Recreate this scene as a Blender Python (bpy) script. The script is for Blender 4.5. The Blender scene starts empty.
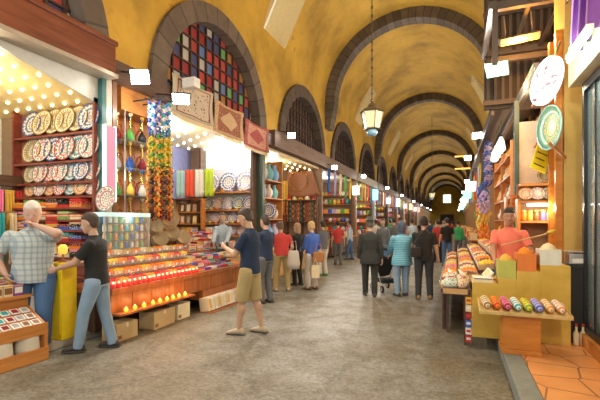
import bpy, bmesh, math, random
from mathutils import Vector, Matrix
from math import sin, cos, pi, radians, atan2, sqrt
random.seed(7)
SC = bpy.context.scene
COLL = SC.collection
# ---------------------------------------------------------------- camera, world, exposure
CAM_H = 1.6; YAW = radians(21.2); F = 400.0; HZ = 222.0
cs, sn = cos(YAW), sin(YAW)
cd = bpy.data.cameras.new('camera'); cam = bpy.data.objects.new('camera', cd); COLL.objects.link(cam)
cd.sensor_width = 36; cd.lens = 24; cd.shift_y = 22/600; cd.clip_start = .05; cd.clip_end = 300
cam.location = (0, 0, CAM_H); cam.rotation_euler = (pi/2, 0, YAW)
SC.camera = cam
w = bpy.data.worlds.new('world'); SC.world = w; w.use_nodes = True
w.node_tree.nodes['Background'].inputs[0].default_value = (.85, .93, 1, 1)
w.node_tree.nodes['Background'].inputs[1].default_value = .9
SC.view_settings.view_transform = 'Standard'; SC.view_settings.look = 'None'
SC.view_settings.gamma = 1; SC.view_settings.exposure = -0.02
SC.view_settings.use_curve_mapping = False

def light(name, loc, power, col=(1, .86, .66), r=.05, kind='POINT', rot=None, size=1, spot=2.4):
    l = bpy.data.lights.new(name, kind); l.energy = power; l.color = col
    if kind == 'AREA': l.size = size
    else: l.shadow_soft_size = r
    if kind == 'SPOT': l.spot_size = spot; l.spot_blend = .6
    o = bpy.data.objects.new(name, l); o.location = loc
    if rot: o.rotation_euler = rot
    COLL.objects.link(o); return o

# ray helpers: a pixel of the photograph met with a world plane gives a world place
def on_y(px, py, Y):
    q = (px-300)/F; X = Y*(q*cs-sn)/(cs+q*sn); d = -X*sn+Y*cs
    return Vector((X, Y, CAM_H+(HZ-py)*d/F))
def on_x(px, py, X):
    q = (px-300)/F; Y = X*(cs+q*sn)/(q*cs-sn); d = -X*sn+Y*cs
    return Vector((X, Y, CAM_H+(HZ-py)*d/F))
def on_z(px, py, z=0):
    d = F*(CAM_H-z)/(py-HZ); l = (px-300)/F*d
    return Vector((l*cs-d*sn, l*sn+d*cs, z))
def at_d(px, py, d):
    l = (px-300)/F*d
    return Vector((l*cs-d*sn, l*sn+d*cs, CAM_H+(HZ-py)*d/F))

# ---------------------------------------------------------------- materials
MC = {}
def nodes(name):
    m = bpy.data.materials.new(name); m.use_nodes = True
    nt = m.node_tree; b = nt.nodes['Principled BSDF']
    return m, nt, b
def N(nt, t, **kw):
    n = nt.nodes.new(t)
    for k, v in kw.items():
        if k in n.inputs: n.inputs[k].default_value = v
        else: setattr(n, k, v)
    return n
def mat(name, col, rough=.6, metal=0, var=.18, scale=9, bump=0, emit=0, ecol=None, trans=0, alpha=1, coord='Object', stretch=None):
    key = name
    if key in MC: return MC[key]
    m, nt, b = nodes(name); L = nt.links.new
    tc = N(nt, 'ShaderNodeTexCoord'); mp = N(nt, 'ShaderNodeMapping')
    if stretch: mp.inputs['Scale'].default_value = stretch
    L(tc.outputs[coord], mp.inputs[0])
    nz = N(nt, 'ShaderNodeTexNoise', Scale=scale, Detail=4.0, Roughness=.6); L(mp.outputs[0], nz.inputs['Vector'])
    mx = N(nt, 'ShaderNodeMix', data_type='RGBA')
    mx.inputs[6].default_value = tuple(max(0, c*(1-var)) for c in col)+(1,)
    mx.inputs[7].default_value = tuple(min(1, c*(1+var)) for c in col)+(1,)
    L(nz.outputs['Fac'], mx.inputs[0]); L(mx.outputs[2], b.inputs['Base Color'])
    b.inputs['Roughness'].default_value = rough; b.inputs['Metallic'].default_value = metal
    if trans: b.inputs['Transmission Weight'].default_value = trans; b.inputs['IOR'].default_value = 1.3
    if alpha < 1: b.inputs['Alpha'].default_value = alpha
    if emit:
        b.inputs['Emission Color'].default_value = tuple(ecol or col)+(1,); b.inputs['Emission Strength'].default_value = emit
    if bump:
        bp = N(nt, 'ShaderNodeBump', Strength=bump, Distance=.02); L(nz.outputs['Fac'], bp.inputs['Height']); L(bp.outputs[0], b.inputs['Normal'])
    MC[key] = m; return m
def math_(nt, op, a, b=None, c=None):
    n = nt.nodes.new('ShaderNodeMath'); n.operation = op
    for i, v in enumerate((a, b, c)):
        if v is None: continue
        if isinstance(v, (int, float)): n.inputs[i].default_value = v
        else: nt.links.new(v, n.inputs[i])
    return n.outputs[0]
def ramp(nt, fac, stops, interp='LINEAR'):
    r = nt.nodes.new('ShaderNodeValToRGB'); cr = r.color_ramp; cr.interpolation = interp
    while len(cr.elements) < len(stops): cr.elements.new(.5)
    for e, (p, c) in zip(cr.elements, stops): e.position = p; e.color = tuple(c)+(1,)
    nt.links.new(fac, r.inputs[0]); return r.outputs[0]
def mixc(nt, fac, a, b, blend='MIX'):
    n = N(nt, 'ShaderNodeMix', data_type='RGBA'); n.blend_type = blend
    for i, v in ((0, fac), (6, a), (7, b)):
        if isinstance(v, (int, float)): n.inputs[i].default_value = v
        elif isinstance(v, tuple): n.inputs[i].default_value = tuple(v)+(1,)
        else: nt.links.new(v, n.inputs[i])
    return n.outputs[2]
def xyz(nt, coord='Object'):
    tc = N(nt, 'ShaderNodeTexCoord'); s = N(nt, 'ShaderNodeSeparateXYZ'); nt.links.new(tc.outputs[coord], s.inputs[0])
    return s.outputs[0], s.outputs[1], s.outputs[2], tc.outputs[coord]

def m_plaster(name, col, stain, patch):
    if name in MC: return MC[name]
    m, nt, b = nodes(name); x, y, z, v = xyz(nt)
    n1 = N(nt, 'ShaderNodeTexNoise', Scale=.55, Detail=7.0, Roughness=.65); nt.links.new(v, n1.inputs['Vector'])
    n2 = N(nt, 'ShaderNodeTexNoise', Scale=3.2, Detail=8.0, Roughness=.7); nt.links.new(v, n2.inputs['Vector'])
    c = ramp(nt, n1.outputs[0], [(.34, tuple(k*.62 for k in col)), (.5, col), (.66, tuple(min(1, k*1.2) for k in col))])
    f = ramp(nt, n2.outputs[0], [(.56, (0, 0, 0)), (.7, (1, 1, 1))])
    f2 = ramp(nt, n1.outputs[0], [(.5, (0, 0, 0)), (.62, (1, 1, 1))])
    ff = math_(nt, 'MULTIPLY', f, f2)
    c = mixc(nt, math_(nt, 'MULTIPLY', ff, .75), c, stain)
    n3 = N(nt, 'ShaderNodeTexNoise', Scale=.9, Detail=9.0, Roughness=.75); nt.links.new(v, n3.inputs['Vector'])
    g = ramp(nt, n3.outputs[0], [(.62, (0, 0, 0)), (.67, (1, 1, 1))])
    c = mixc(nt, math_(nt, 'MULTIPLY', g, .6), c, patch)
    nt.links.new(c, b.inputs['Base Color']); b.inputs['Roughness'].default_value = .75
    bp = N(nt, 'ShaderNodeBump', Strength=.25, Distance=.03); nt.links.new(n2.outputs[0], bp.inputs['Height']); nt.links.new(bp.outputs[0], b.inputs['Normal'])
    MC[name] = m; return m
def m_voussoir(name, axis, n, c1, c2, joint):
    if name in MC: return MC[name]
    m, nt, b = nodes(name); x, y, z, v = xyz(nt)
    a = math_(nt, 'MULTIPLY', math_(nt, 'ARCTAN2', z, x if axis == 'x' else y), n/pi)
    fl = math_(nt, 'FLOOR', a); fr = math_(nt, 'FRACT', a)
    wn = N(nt, 'ShaderNodeTexWhiteNoise', noise_dimensions='1D'); nt.links.new(fl, wn.inputs['W'])
    nz = N(nt, 'ShaderNodeTexNoise', Scale=5.0, Detail=6.0); nt.links.new(v, nz.inputs['Vector'])
    c = mixc(nt, wn.outputs[0], c1, c2)
    c = mixc(nt, math_(nt, 'MULTIPLY', nz.outputs[0], .8), c, tuple(k*.45 for k in c1))
    jm = math_(nt, 'LESS_THAN', math_(nt, 'ABSOLUTE', math_(nt, 'SUBTRACT', fr, .5)), .46)
    c = mixc(nt, jm, joint, c)
    nt.links.new(c, b.inputs['Base Color']); b.inputs['Roughness'].default_value = .85
    bp = N(nt, 'ShaderNodeBump', Strength=.4, Distance=.03); nt.links.new(nz.outputs[0], bp.inputs['Height']); nt.links.new(bp.outputs[0], b.inputs['Normal'])
    MC[name] = m; return m
def m_stained(name, cell, cols, frame, emit):
    if name in MC: return MC[name]
    m, nt, b = nodes(name); x, y, z, v = xyz(nt)
    a = math_(nt, 'DIVIDE', y, cell*1.02); c_ = math_(nt, 'DIVIDE', z, cell)
    cb = N(nt, 'ShaderNodeCombineXYZ'); nt.links.new(math_(nt, 'FLOOR', a), cb.inputs[0]); nt.links.new(math_(nt, 'FLOOR', c_), cb.inputs[1])
    wn = N(nt, 'ShaderNodeTexWhiteNoise', noise_dimensions='3D'); nt.links.new(cb.outputs[0], wn.inputs['Vector'])
    col = ramp(nt, wn.outputs[0], [((i)/len(cols), c) for i, c in enumerate(cols)], 'CONSTANT')
    f1 = math_(nt, 'LESS_THAN', math_(nt, 'ABSOLUTE', math_(nt, 'SUBTRACT', math_(nt, 'FRACT', a), .5)), .40)
    f2 = math_(nt, 'LESS_THAN', math_(nt, 'ABSOLUTE', math_(nt, 'SUBTRACT', math_(nt, 'FRACT', c_), .5)), .42)
    f = math_(nt, 'MULTIPLY', f1, f2)
    c = mixc(nt, f, frame, col)
    nt.links.new(c, b.inputs['Base Color']); b.inputs['Roughness'].default_value = .35
    if emit:
        nt.links.new(col, b.inputs['Emission Color']); nt.links.new(math_(nt, 'MULTIPLY', f, emit), b.inputs['Emission Strength'])
    MC[name] = m; return m
def m_wood(name, c1, c2, rough=.45, axis=(1, 1, 8), coord='Object'):
    if name in MC: return MC[name]
    m, nt, b = nodes(name); tc = N(nt, 'ShaderNodeTexCoord'); mp = N(nt, 'ShaderNodeMapping'); mp.inputs['Scale'].default_value = axis
    nt.links.new(tc.outputs[coord], mp.inputs[0])
    nz = N(nt, 'ShaderNodeTexNoise', Scale=3.0, Detail=6.0, Distortion=.8); nt.links.new(mp.outputs[0], nz.inputs['Vector'])
    c = ramp(nt, nz.outputs[0], [(.3, c1), (.7, c2)])
    nt.links.new(c, b.inputs['Base Color']); b.inputs['Roughness'].default_value = rough
    MC[name] = m; return m
def m_plate(name, base, a, b2, n, seed=0):
    """glazed plate: rings and petals around the middle of the plate's own XZ plane"""
    if name in MC: return MC[name]
    m, nt, b = nodes(name); x, y, z, v = xyz(nt)
    r = math_(nt, 'SQRT', math_(nt, 'ADD', math_(nt, 'MULTIPLY', x, x), math_(nt, 'MULTIPLY', z, z)))
    an = math_(nt, 'ARCTAN2', z, x)
    pet = math_(nt, 'SINE', math_(nt, 'MULTIPLY', an, n))
    rad = math_(nt, 'SINE', math_(nt, 'ADD', math_(nt, 'MULTIPLY', r, 60+seed*6), seed))
    p = math_(nt, 'MULTIPLY', pet, rad)
    dk = tuple(k*.85 for k in a)
    c = mixc(nt, math_(nt, 'GREATER_THAN', p, .3), base, dk)
    c = mixc(nt, math_(nt, 'LESS_THAN', p, -.5), c, b2)
    ring = math_(nt, 'LESS_THAN', math_(nt, 'ABSOLUTE', math_(nt, 'SUBTRACT', r, .125)), .012)
    c = mixc(nt, ring, c, dk)
    c = mixc(nt, math_(nt, 'GREATER_THAN', r, .186), c, dk)
    vz = N(nt, 'ShaderNodeTexVoronoi', Scale=26.0); nt.links.new(v, vz.inputs['Vector'])
    c = mixc(nt, math_(nt, 'LESS_THAN', vz.outputs[0], .24), c, tuple(k*.9 for k in b2))
    nt.links.new(c, b.inputs['Base Color']); b.inputs['Roughness'].default_value = .3
    MC[name] = m; return m
def m_carpet(name, field, border, motif, sc=14):
    if name in MC: return MC[name]
    m, nt, b = nodes(name); tc = N(nt, 'ShaderNodeTexCoord'); s = N(nt, 'ShaderNodeSeparateXYZ'); nt.links.new(tc.outputs['Generated'], s.inputs[0])
    u, v = s.outputs[1], s.outputs[2]
    du = math_(nt, 'ABSOLUTE', math_(nt, 'SUBTRACT', u, .5)); dv = math_(nt, 'ABSOLUTE', math_(nt, 'SUBTRACT', v, .5))
    e = math_(nt, 'MAXIMUM', du, dv)
    vz = N(nt, 'ShaderNodeTexVoronoi', Scale=sc*1.0, distance='MANHATTAN'); nt.links.new(tc.outputs['Object'], vz.inputs['Vector'])
    f = math_(nt, 'GREATER_THAN', vz.outputs[0], .36)
    inner = mixc(nt, f, field, motif)
    dia = math_(nt, 'LESS_THAN', math_(nt, 'ADD', du, dv), .3)
    inner = mixc(nt, math_(nt, 'MULTIPLY', dia, f), inner, border)
    vz2 = N(nt, 'ShaderNodeTexVoronoi', Scale=sc*2.0); nt.links.new(tc.outputs['Object'], vz2.inputs['Vector'])
    bd = mixc(nt, math_(nt, 'LESS_THAN', vz2.outputs[0], .3), border, motif)
    c = mixc(nt, math_(nt, 'GREATER_THAN', e, .4), inner, bd)
    c = mixc(nt, math_(nt, 'LESS_THAN', math_(nt, 'ABSOLUTE', math_(nt, 'SUBTRACT', e, .4)), .012), c, field)
    nt.links.new(c, b.inputs['Base Color']); b.inputs['Roughness'].default_value = .95
    MC[name] = m; return m
def m_cloth(name, col, col2=None, kind='plain', sc=30, bump=.25):
    if name in MC: return MC[name]
    m, nt, b = nodes(name); x, y, z, v = xyz(nt)
    nz = N(nt, 'ShaderNodeTexNoise', Scale=7.0, Detail=5.0, Distortion=.6); nt.links.new(v, nz.inputs['Vector'])
    c = mixc(nt, nz.outputs[0], tuple(k*.85 for k in col), tuple(min(1, k*1.12) for k in col))
    if kind in ('stripes', 'plaid'):
        f = math_(nt, 'GREATER_THAN', math_(nt, 'SINE', math_(nt, 'MULTIPLY', z, sc*2)), .45)
        c = mixc(nt, math_(nt, 'MULTIPLY', f, .8 if kind == 'stripes' else .45), c, col2)
    if kind in ('plaid', 'vstripes'):
        f = math_(nt, 'GREATER_THAN', math_(nt, 'SINE', math_(nt, 'MULTIPLY', math_(nt, 'ADD', x, y), sc*2)), .45)
        c = mixc(nt, math_(nt, 'MULTIPLY', f, .5), c, col2)
    if kind == 'spots':
        vz = N(nt, 'ShaderNodeTexVoronoi', Scale=sc); nt.links.new(v, vz.inputs['Vector'])
        c = mixc(nt, math_(nt, 'LESS_THAN', vz.outputs[0], .35), c, col2)
    nt.links.new(c, b.inputs['Base Color']); b.inputs['Roughness'].default_value = .9
    n2 = N(nt, 'ShaderNodeTexNoise', Scale=11.0, Detail=3.0, Distortion=1.2); nt.links.new(v, n2.inputs['Vector'])
    bp = N(nt, 'ShaderNodeBump', Strength=bump, Distance=.03); nt.links.new(n2.outputs[0], bp.inputs['Height']); nt.links.new(bp.outputs[0], b.inputs['Normal'])
    MC[name] = m; return m

COLS = {'red': (.62, .04, .03), 'orange': (.85, .26, .02), 'yellow': (.85, .6, .04), 'green': (.12, .42, .08), 'blue': (.05, .14, .55),
        'teal': (.03, .38, .42), 'white': (.82, .8, .74), 'cream': (.78, .66, .42), 'pink': (.8, .2, .38), 'purple': (.25, .06, .38),
        'brown': (.26, .11, .04), 'black': (.02, .02, .022), 'grey': (.35, .35, .34), 'gold': (.72, .44, .07), 'maroon': (.28, .02, .03), 'lilac': (.5, .42, .75)}
def cm(c, rough=.5): return mat('paint_'+c, COLS[c], rough=rough)
def cl(c): return m_cloth('cloth_'+c, COLS[c])
ORD = ['zeroth', 'first', 'second', 'third', 'fourth', 'fifth', 'sixth', 'seventh', 'eighth', 'ninth', 'tenth', 'eleventh', 'twelfth', 'thirteenth', 'fourteenth', 'fifteenth', 'sixteenth', 'seventeenth', 'eighteenth', 'nineteenth', 'twentieth', 'twenty-first', 'twenty-second', 'twenty-third', 'twenty-fourth', 'twenty-fifth', 'twenty-sixth', 'twenty-seventh', 'twenty-eighth', 'twenty-ninth', 'thirtieth']

# ---------------------------------------------------------------- mesh helpers
class MB:
    def __init__(s): s.v = []; s.f = []; s.mi = []; s.cur = 0
    def add(s, vs, fs):
        o = len(s.v); s.v += [tuple(p) for p in vs]; s.f += [tuple(o+i for i in f) for f in fs]; s.mi += [s.cur]*len(fs); return s
    def box(s, x0, x1, y0, y1, z0, z1):
        return s.add([(x, y, z) for x in (x0, x1) for y in (y0, y1) for z in (z0, z1)],
                     [(0, 1, 3, 2), (4, 6, 7, 5), (0, 4, 5, 1), (2, 3, 7, 6), (0, 2, 6, 4), (1, 5, 7, 3)])
    def cbox(s, c, sx, sy, sz): return s.box(c[0]-sx/2, c[0]+sx/2, c[1]-sy/2, c[1]+sy/2, c[2]-sz/2, c[2]+sz/2)
    def obox(s, c, sx, sy, sz, R):
        vs = [Vector(c)+R @ Vector((x*sx/2, y*sy/2, z*sz/2)) for x in (-1, 1) for y in (-1, 1) for z in (-1, 1)]
        return s.add(vs, [(0, 1, 3, 2), (4, 6, 7, 5), (0, 4, 5, 1), (2, 3, 7, 6), (0, 2, 6, 4), (1, 5, 7, 3)])
    def cyl(s, p0, p1, r0, r1=None, n=10, cap=True):
        p0, p1 = Vector(p0), Vector(p1); r1 = r0 if r1 is None else r1
        d = (p1-p0).normalized(); a = d.orthogonal().normalized(); b = d.cross(a)
        vs = []
        for p, r in ((p0, r0), (p1, r1)):
            vs += [p+r*(cos(2*pi*i/n)*a+sin(2*pi*i/n)*b) for i in range(n)]
        fs = [(i, (i+1) % n, n+(i+1) % n, n+i) for i in range(n)]
        if cap: fs += [tuple(range(n))[::-1], tuple(range(n, 2*n))]
        return s.add(vs, fs)
    def lathe(s, prof, c=(0, 0, 0), n=14, axis='z', sx=1, sy=1, ring=False):
        if ring: prof = list(prof)+[prof[0]]
        vs = []; fs = []; m = len(prof)
        for r, h in prof:
            for i in range(n):
                a = 2*pi*i/n; u, v = r*cos(a)*sx, r*sin(a)*sy
                vs.append((c[0]+u, c[1]+v, c[2]+h) if axis == 'z' else (c[0]+u, c[1]+h, c[2]+v) if axis == 'y' else (c[0]+h, c[1]+u, c[2]+v))
        for j in range(m-1):
            for i in range(n): fs.append((j*n+i, j*n+(i+1) % n, (j+1)*n+(i+1) % n, (j+1)*n+i))
        if not ring: fs += [tuple(range(n))[::-1], tuple(range((m-1)*n, m*n))]
        return s.add(vs, fs)
    def ball(s, c, r, n=8, m=6, sx=1, sy=1, sz=1):
        prof = [(max(.0005, r*sin(pi*j/m)), -r*cos(pi*j/m)*sz) for j in range(m+1)]
        return s.lathe(prof, c, n, 'z', sx, sy)
    def tube(s, pts, r, n=6):
        pts = [Vector(p) for p in pts]; vs = []; fs = []
        for i, p in enumerate(pts):
            d = (pts[min(i+1, len(pts)-1)]-pts[max(i-1, 0)]).normalized()
            a = d.cross(Vector((.013, .02, 1))); a = a.normalized() if a.length > .05 else Vector((1, 0, 0)); b = d.cross(a)
            rr = r[i] if isinstance(r, (list, tuple)) else r
            vs += [p+rr*(cos(2*pi*k/n)*a+sin(2*pi*k/n)*b) for k in range(n)]
        for j in range(len(pts)-1):
            for k in range(n): fs.append((j*n+k, j*n+(k+1) % n, (j+1)*n+(k+1) % n, (j+1)*n+k))
        fs += [tuple(range(n))[::-1], tuple(range((len(pts)-1)*n, len(pts)*n))]
        return s.add(vs, fs)
    def loft(s, rings, n=14):
        """rings: (centre, right, fwd) vectors scaled to the radii"""
        vs = []; fs = []
        for c, a, b in rings: vs += [Vector(c)+cos(2*pi*i/n)*Vector(a)+sin(2*pi*i/n)*Vector(b) for i in range(n)]
        m = len(rings)
        for j in range(m-1):
            for i in range(n): fs.append((j*n+i, j*n+(i+1) % n, (j+1)*n+(i+1) % n, (j+1)*n+i))
        fs += [tuple(range(n))[::-1], tuple(range((m-1)*n, m*n))]
        return s.add(vs, fs)
    def sheet(s, fn, nu, nv, th=.004):
        """wavy cloth with real thickness; fn(u,v)->point"""
        P = [[Vector(fn(i/nu, j/nv)) for j in range(nv+1)] for i in range(nu+1)]
        def nrm(i, j):
            a = P[min(i+1, nu)][j]-P[max(i-1, 0)][j]; b = P[i][min(j+1, nv)]-P[i][max(j-1, 0)]; return a.cross(b).normalized()
        fr = [P[i][j]+nrm(i, j)*th/2 for i in range(nu+1) for j in range(nv+1)]
        bk = [P[i][j]-nrm(i, j)*th/2 for i in range(nu+1) for j in range(nv+1)]
        k = nv+1; o = len(fr); fs = []
        for i in range(nu):
            for j in range(nv):
                a, b, c, d = i*k+j, (i+1)*k+j, (i+1)*k+j+1, i*k+j+1
                fs += [(a, b, c, d), (o+d, o+c, o+b, o+a)]
        for i in range(nu):
            fs += [((i+1)*k, i*k, o+i*k, o+(i+1)*k), (i*k+nv, (i+1)*k+nv, o+(i+1)*k+nv, o+i*k+nv)]
        for j in range(nv):
            fs += [(j, j+1, o+j+1, o+j), (nu*k+j+1, nu*k+j, o+nu*k+j, o+nu*k+j+1)]
        return s.add(fr+bk, fs)
    def mesh(s, name, mats, smooth=False):
        me = bpy.data.meshes.new(name); me.from_pydata(s.v, [], s.f)
        for m in (mats if isinstance(mats, (list, tuple)) else [mats]): me.materials.append(m)
        me.polygons.foreach_set('material_index', s.mi)
        if smooth: me.polygons.foreach_set('use_smooth', [True]*len(s.f))
        me.update(); return me
    def build(s, name, mats, parent=None, smooth=False, loc=None, bevel=0, kind=None):
        o = bpy.data.objects.new(name, s.mesh(name, mats, smooth)); COLL.objects.link(o)
        if parent: o.parent = parent
        if loc: o.location = loc
        if bevel:
            b = o.modifiers.new('b', 'BEVEL'); b.width = bevel; b.segments = 2; b.limit_method = 'ANGLE'
        if kind: o['kind'] = kind
        return o
LABELS = {}
def tag(o, label, cat, group=None, kind=None):
    n = len(label.split())
    if not 4 <= n <= 16: print('LABEL LENGTH', n, label)
    if label in LABELS and not group: print('DUP LABEL', label)
    LABELS[label] = 1
    o['label'] = label; o['category'] = cat
    if group: o['group'] = group
    if kind: o['kind'] = kind
    return o
def empty(name, loc=(0, 0, 0), rz=0):
    o = bpy.data.objects.new(name, None); COLL.objects.link(o); o.location = loc; o.rotation_euler = (0, 0, rz); o.empty_display_size = .1; return o
def struct(name, mb, m, loc=None, smooth=False, bevel=0):
    o = mb.build(name, m, None, smooth, loc, bevel); o['kind'] = 'structure'; return o
# a prototype is a list of (name, mesh, parent index); index -1 is the thing itself
PR = {}
def spawn(key, maker, name, label, cat, loc, rot=(0, 0, 0), sc=1, group=None):
    """maker() gives [(part name, mesh, parent)], the first with parent None is the thing; meshes are shared by copies"""
    if key not in PR: PR[key] = maker()
    objs = []
    for i, (pn, me, par) in enumerate(PR[key]):
        o = bpy.data.objects.new(name if par is None else pn, me); COLL.objects.link(o); objs.append(o)
        if par is not None: o.parent = objs[par]
    r = objs[0]; r.location = loc; r.rotation_euler = rot; r.scale = (sc,)*3 if isinstance(sc, (int, float)) else sc
    tag(r, label, cat, group); return r
# ================================================================ STRUCTURE
VX, VR, VZ = -1.8, 3.57, 6.83           # vault: centre line, radius, springing height
XL, XR = VX-VR, VX+VR                   # left and right walls
LC = [8.4+5.85*k for k in range(-2, 16)]  # lunette centres
RB = [5.48+11.7*j for j in range(-1, 9)]  # rib places
YEND = 101.0
YELLOW = m_plaster('yellow_plaster', (.56, .345, .045), (.25, .15, .05), (.5, .38, .2))
STONE = m_voussoir('rib_stone', 'x', 34, (.13, .105, .085), (.23, .18, .14), (.05, .045, .04))
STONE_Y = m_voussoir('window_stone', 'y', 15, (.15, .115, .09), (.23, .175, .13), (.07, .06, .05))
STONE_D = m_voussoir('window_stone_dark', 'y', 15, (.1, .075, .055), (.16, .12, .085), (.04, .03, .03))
STONE_P = mat('stone_plain', (.22, .18, .14), .85, bump=.4, scale=4, var=.35)

# asphalt street
fm, nt, b = nodes('street_asphalt'); x, y, z, v = xyz(nt)
n1 = N(nt, 'ShaderNodeTexNoise', Scale=.45, Detail=6.0, Roughness=.6); nt.links.new(v, n1.inputs['Vector'])
n2 = N(nt, 'ShaderNodeTexNoise', Scale=21.0, Detail=6.0, Roughness=.85); nt.links.new(v, n2.inputs['Vector'])
n3 = N(nt, 'ShaderNodeTexNoise', Scale=2.4, Detail=8.0, Roughness=.75, Distortion=.4); nt.links.new(v, n3.inputs['Vector'])
c = ramp(nt, n1.outputs[0], [(.35, (.15, .125, .08)), (.5, (.19, .18, .15)), (.66, (.2, .215, .215))])
c = mixc(nt, ramp(nt, n3.outputs[0], [(.44, (0, 0, 0)), (.64, (.85, .85, .85))]), c, (.115, .095, .06))
vk = N(nt, 'ShaderNodeTexVoronoi', Scale=.33, feature='DISTANCE_TO_EDGE'); nz_ = N(nt, 'ShaderNodeVectorMath'); nt.links.new(v, nz_.inputs[0]); nt.links.new(n3.outputs['Color'], nz_.inputs[1]); nt.links.new(nz_.outputs[0], vk.inputs['Vector'])
c = mixc(nt, math_(nt, 'MULTIPLY', math_(nt, 'LESS_THAN', vk.outputs[0], .006), .6), c, (.06, .05, .035))
c = mixc(nt, .8, c, ramp(nt, n2.outputs[0], [(.36, (.12, .12, .11)), (.62, (.8, .78, .7))]), 'OVERLAY')
nt.links.new(c, b.inputs['Base Color'])
nt.links.new(ramp(nt, n3.outputs[0], [(.3, (.38,)*3), (.7, (.65,)*3)]), b.inputs['Roughness'])
bp = N(nt, 'ShaderNodeBump', Strength=.35, Distance=.01); nt.links.new(n2.outputs[0], bp.inputs['Height']); nt.links.new(bp.outputs[0], b.inputs['Normal'])
struct('floor', MB().box(-8.2, 2.6, -6, YEND, -.2, 0), fm)
# raised left shop floors, right pavement
PAVE = mat('pale_step_stone', (.42, .38, .31), .6, bump=.2, scale=6)
struct('trim_1', MB().box(-8.2, -4.66, -2, 6.2, 0, .1), PAVE, bevel=.01)
struct('trim_2', MB().box(-8.2, XL+.05, 6.2, YEND, 0, .1), PAVE)
tm, nt, b = nodes('terracotta_flags'); x, y, z, v = xyz(nt)
vz = N(nt, 'ShaderNodeTexVoronoi', Scale=2.7, feature='DISTANCE_TO_EDGE', Randomness=.55); nt.links.new(v, vz.inputs['Vector'])
vc = N(nt, 'ShaderNodeTexVoronoi', Scale=2.7, Randomness=.55); nt.links.new(v, vc.inputs['Vector'])
nn = N(nt, 'ShaderNodeTexNoise', Scale=5.0, Detail=6.0); nt.links.new(v, nn.inputs['Vector'])
c = mixc(nt, nn.outputs[0], (.62, .22, .06), (.78, .38, .14))
c = mixc(nt, math_(nt, 'LESS_THAN', vz.outputs[0], .022), c, (.3, .13, .05))
nt.links.new(c, b.inputs['Base Color']); b.inputs['Roughness'].default_value = .4
struct('trim_3', MB().box(.68, 2.6, -2, 40, 0, .15), tm)
struct('trim_4', MB().box(.5, .68, -2, 40, 0, .152), mat('kerb_granite', (.2, .215, .19), .7, bump=.4, scale=14, var=.3), bevel=.012)
struct('trim_5', MB().box(.8, 2.6, 40, YEND, 0, .15), PAVE)

# walls above the shops with round-headed windows
def upper_wall(name, X, side):
    R = 2.42; zc = 4.25; z0 = 4.0; mb = MB()
    ys = {-3.0, YEND}
    for cy in LC:
        for i in range(25): ys.add(round(cy-R*cos(pi*i/24), 4))
    ys = sorted(k for k in ys if -3.0 <= k <= YEND)
    def zb(y):
        for cy in LC:
            if abs(y-cy) < R-1e-3: return zc+sqrt(max(0, R*R-(y-cy)**2))
        return None
    for a, c_ in zip(ys, ys[1:]):
        mid = (a+c_)/2; inside = any(abs(mid-cy) < R for cy in LC)
        if inside:
            za, zb_ = zb(a) or zc, zb(c_) or zc
        else: za = zb_ = z0
        mb.add([(X, a, za), (X, c_, zb_), (X, c_, VZ), (X, a, VZ)], [(0, 1, 2, 3)])
    return struct(name, mb, YELLOW)
upper_wall('wall_left', XL, -1); upper_wall('wall_right', XR, 1)
GLASSC = [(.4, .06, .05), (.1, .18, .38), (.42, .05, .05), (.42, .4, .36), (.25, .03, .03), (.12, .33, .12), (.35, .16, .04), (.06, .07, .16), (.28, .03, .04), (.36, .05, .05)]
LATT = m_stained('brown_lattice', .2, [(.02, .018, .02), (.045, .035, .03), (.03, .035, .05), (.07, .05, .04)], (.17, .105, .055), 0)
STG = m_stained('coloured_glass', .3, GLASSC, (.1, .04, .03), .1)
wn = 0
for side, X in ((-1, XL), (1, XR)):
    for cy in LC:
        if cy < -1: continue
        wn += 1; R0, R1 = 2.02, 2.45; mb = MB(); out = -side*.10; back = side*.35; n = 28
        prof = [(R1, out), (R0, out), (R0, back)]
        path = [(-1, -.25)]+[(cos(pi-pi*i/n), sin(pi*i/n)) for i in range(n+1)]+[(1, -.25)]
        vs = []
        for (u, w_) in path:
            for R, dx in prof+[(R1, 0)]:
                vs.append((dx, u*R, w_*R if w_ > 0 else w_))
        k = 4; fs = []
        for i in range(len(path)-1):
            for j in range(3): fs.append((i*k+j, i*k+j+1, (i+1)*k+j+1, (i+1)*k+j))
            fs.append((i*k+3, i*k, (i+1)*k, (i+1)*k+3))
        mb.add(vs, fs)
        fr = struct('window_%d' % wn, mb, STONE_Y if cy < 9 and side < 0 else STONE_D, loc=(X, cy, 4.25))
        pm = MB(); pts = [(side*.2, u*R0, w_*R0 if w_ > 0 else -.25) for u, w_ in path]
        pm.add(pts+[(p[0]+side*.04, p[1], p[2]) for p in pts], [tuple(range(len(pts))), tuple(range(len(pts), 2*len(pts)))[::-1]])
        pn = pm.build('window_pane', STG if (side < 0 and cy < 9) else LATT, fr)
        # iron glazing bars with real depth
        bars = MB()
        for q in range(-6, 7):
            yy = q*.306
            if abs(yy) < R0: bars.box(side*.15, side*.2, yy-.016, yy+.016, -.25, sqrt(R0*R0-yy*yy))
        for q in range(0, 7):
            zz = q*.3; hw = sqrt(R0*R0-zz*zz) if zz < R0 else 0
            bars.box(side*.155, side*.195, -hw, hw, zz-.014, zz+.014)
        if cy < 30: bars.build('glazing_bars', mat('iron_brown', (.07, .04, .03), .6), fr)

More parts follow.
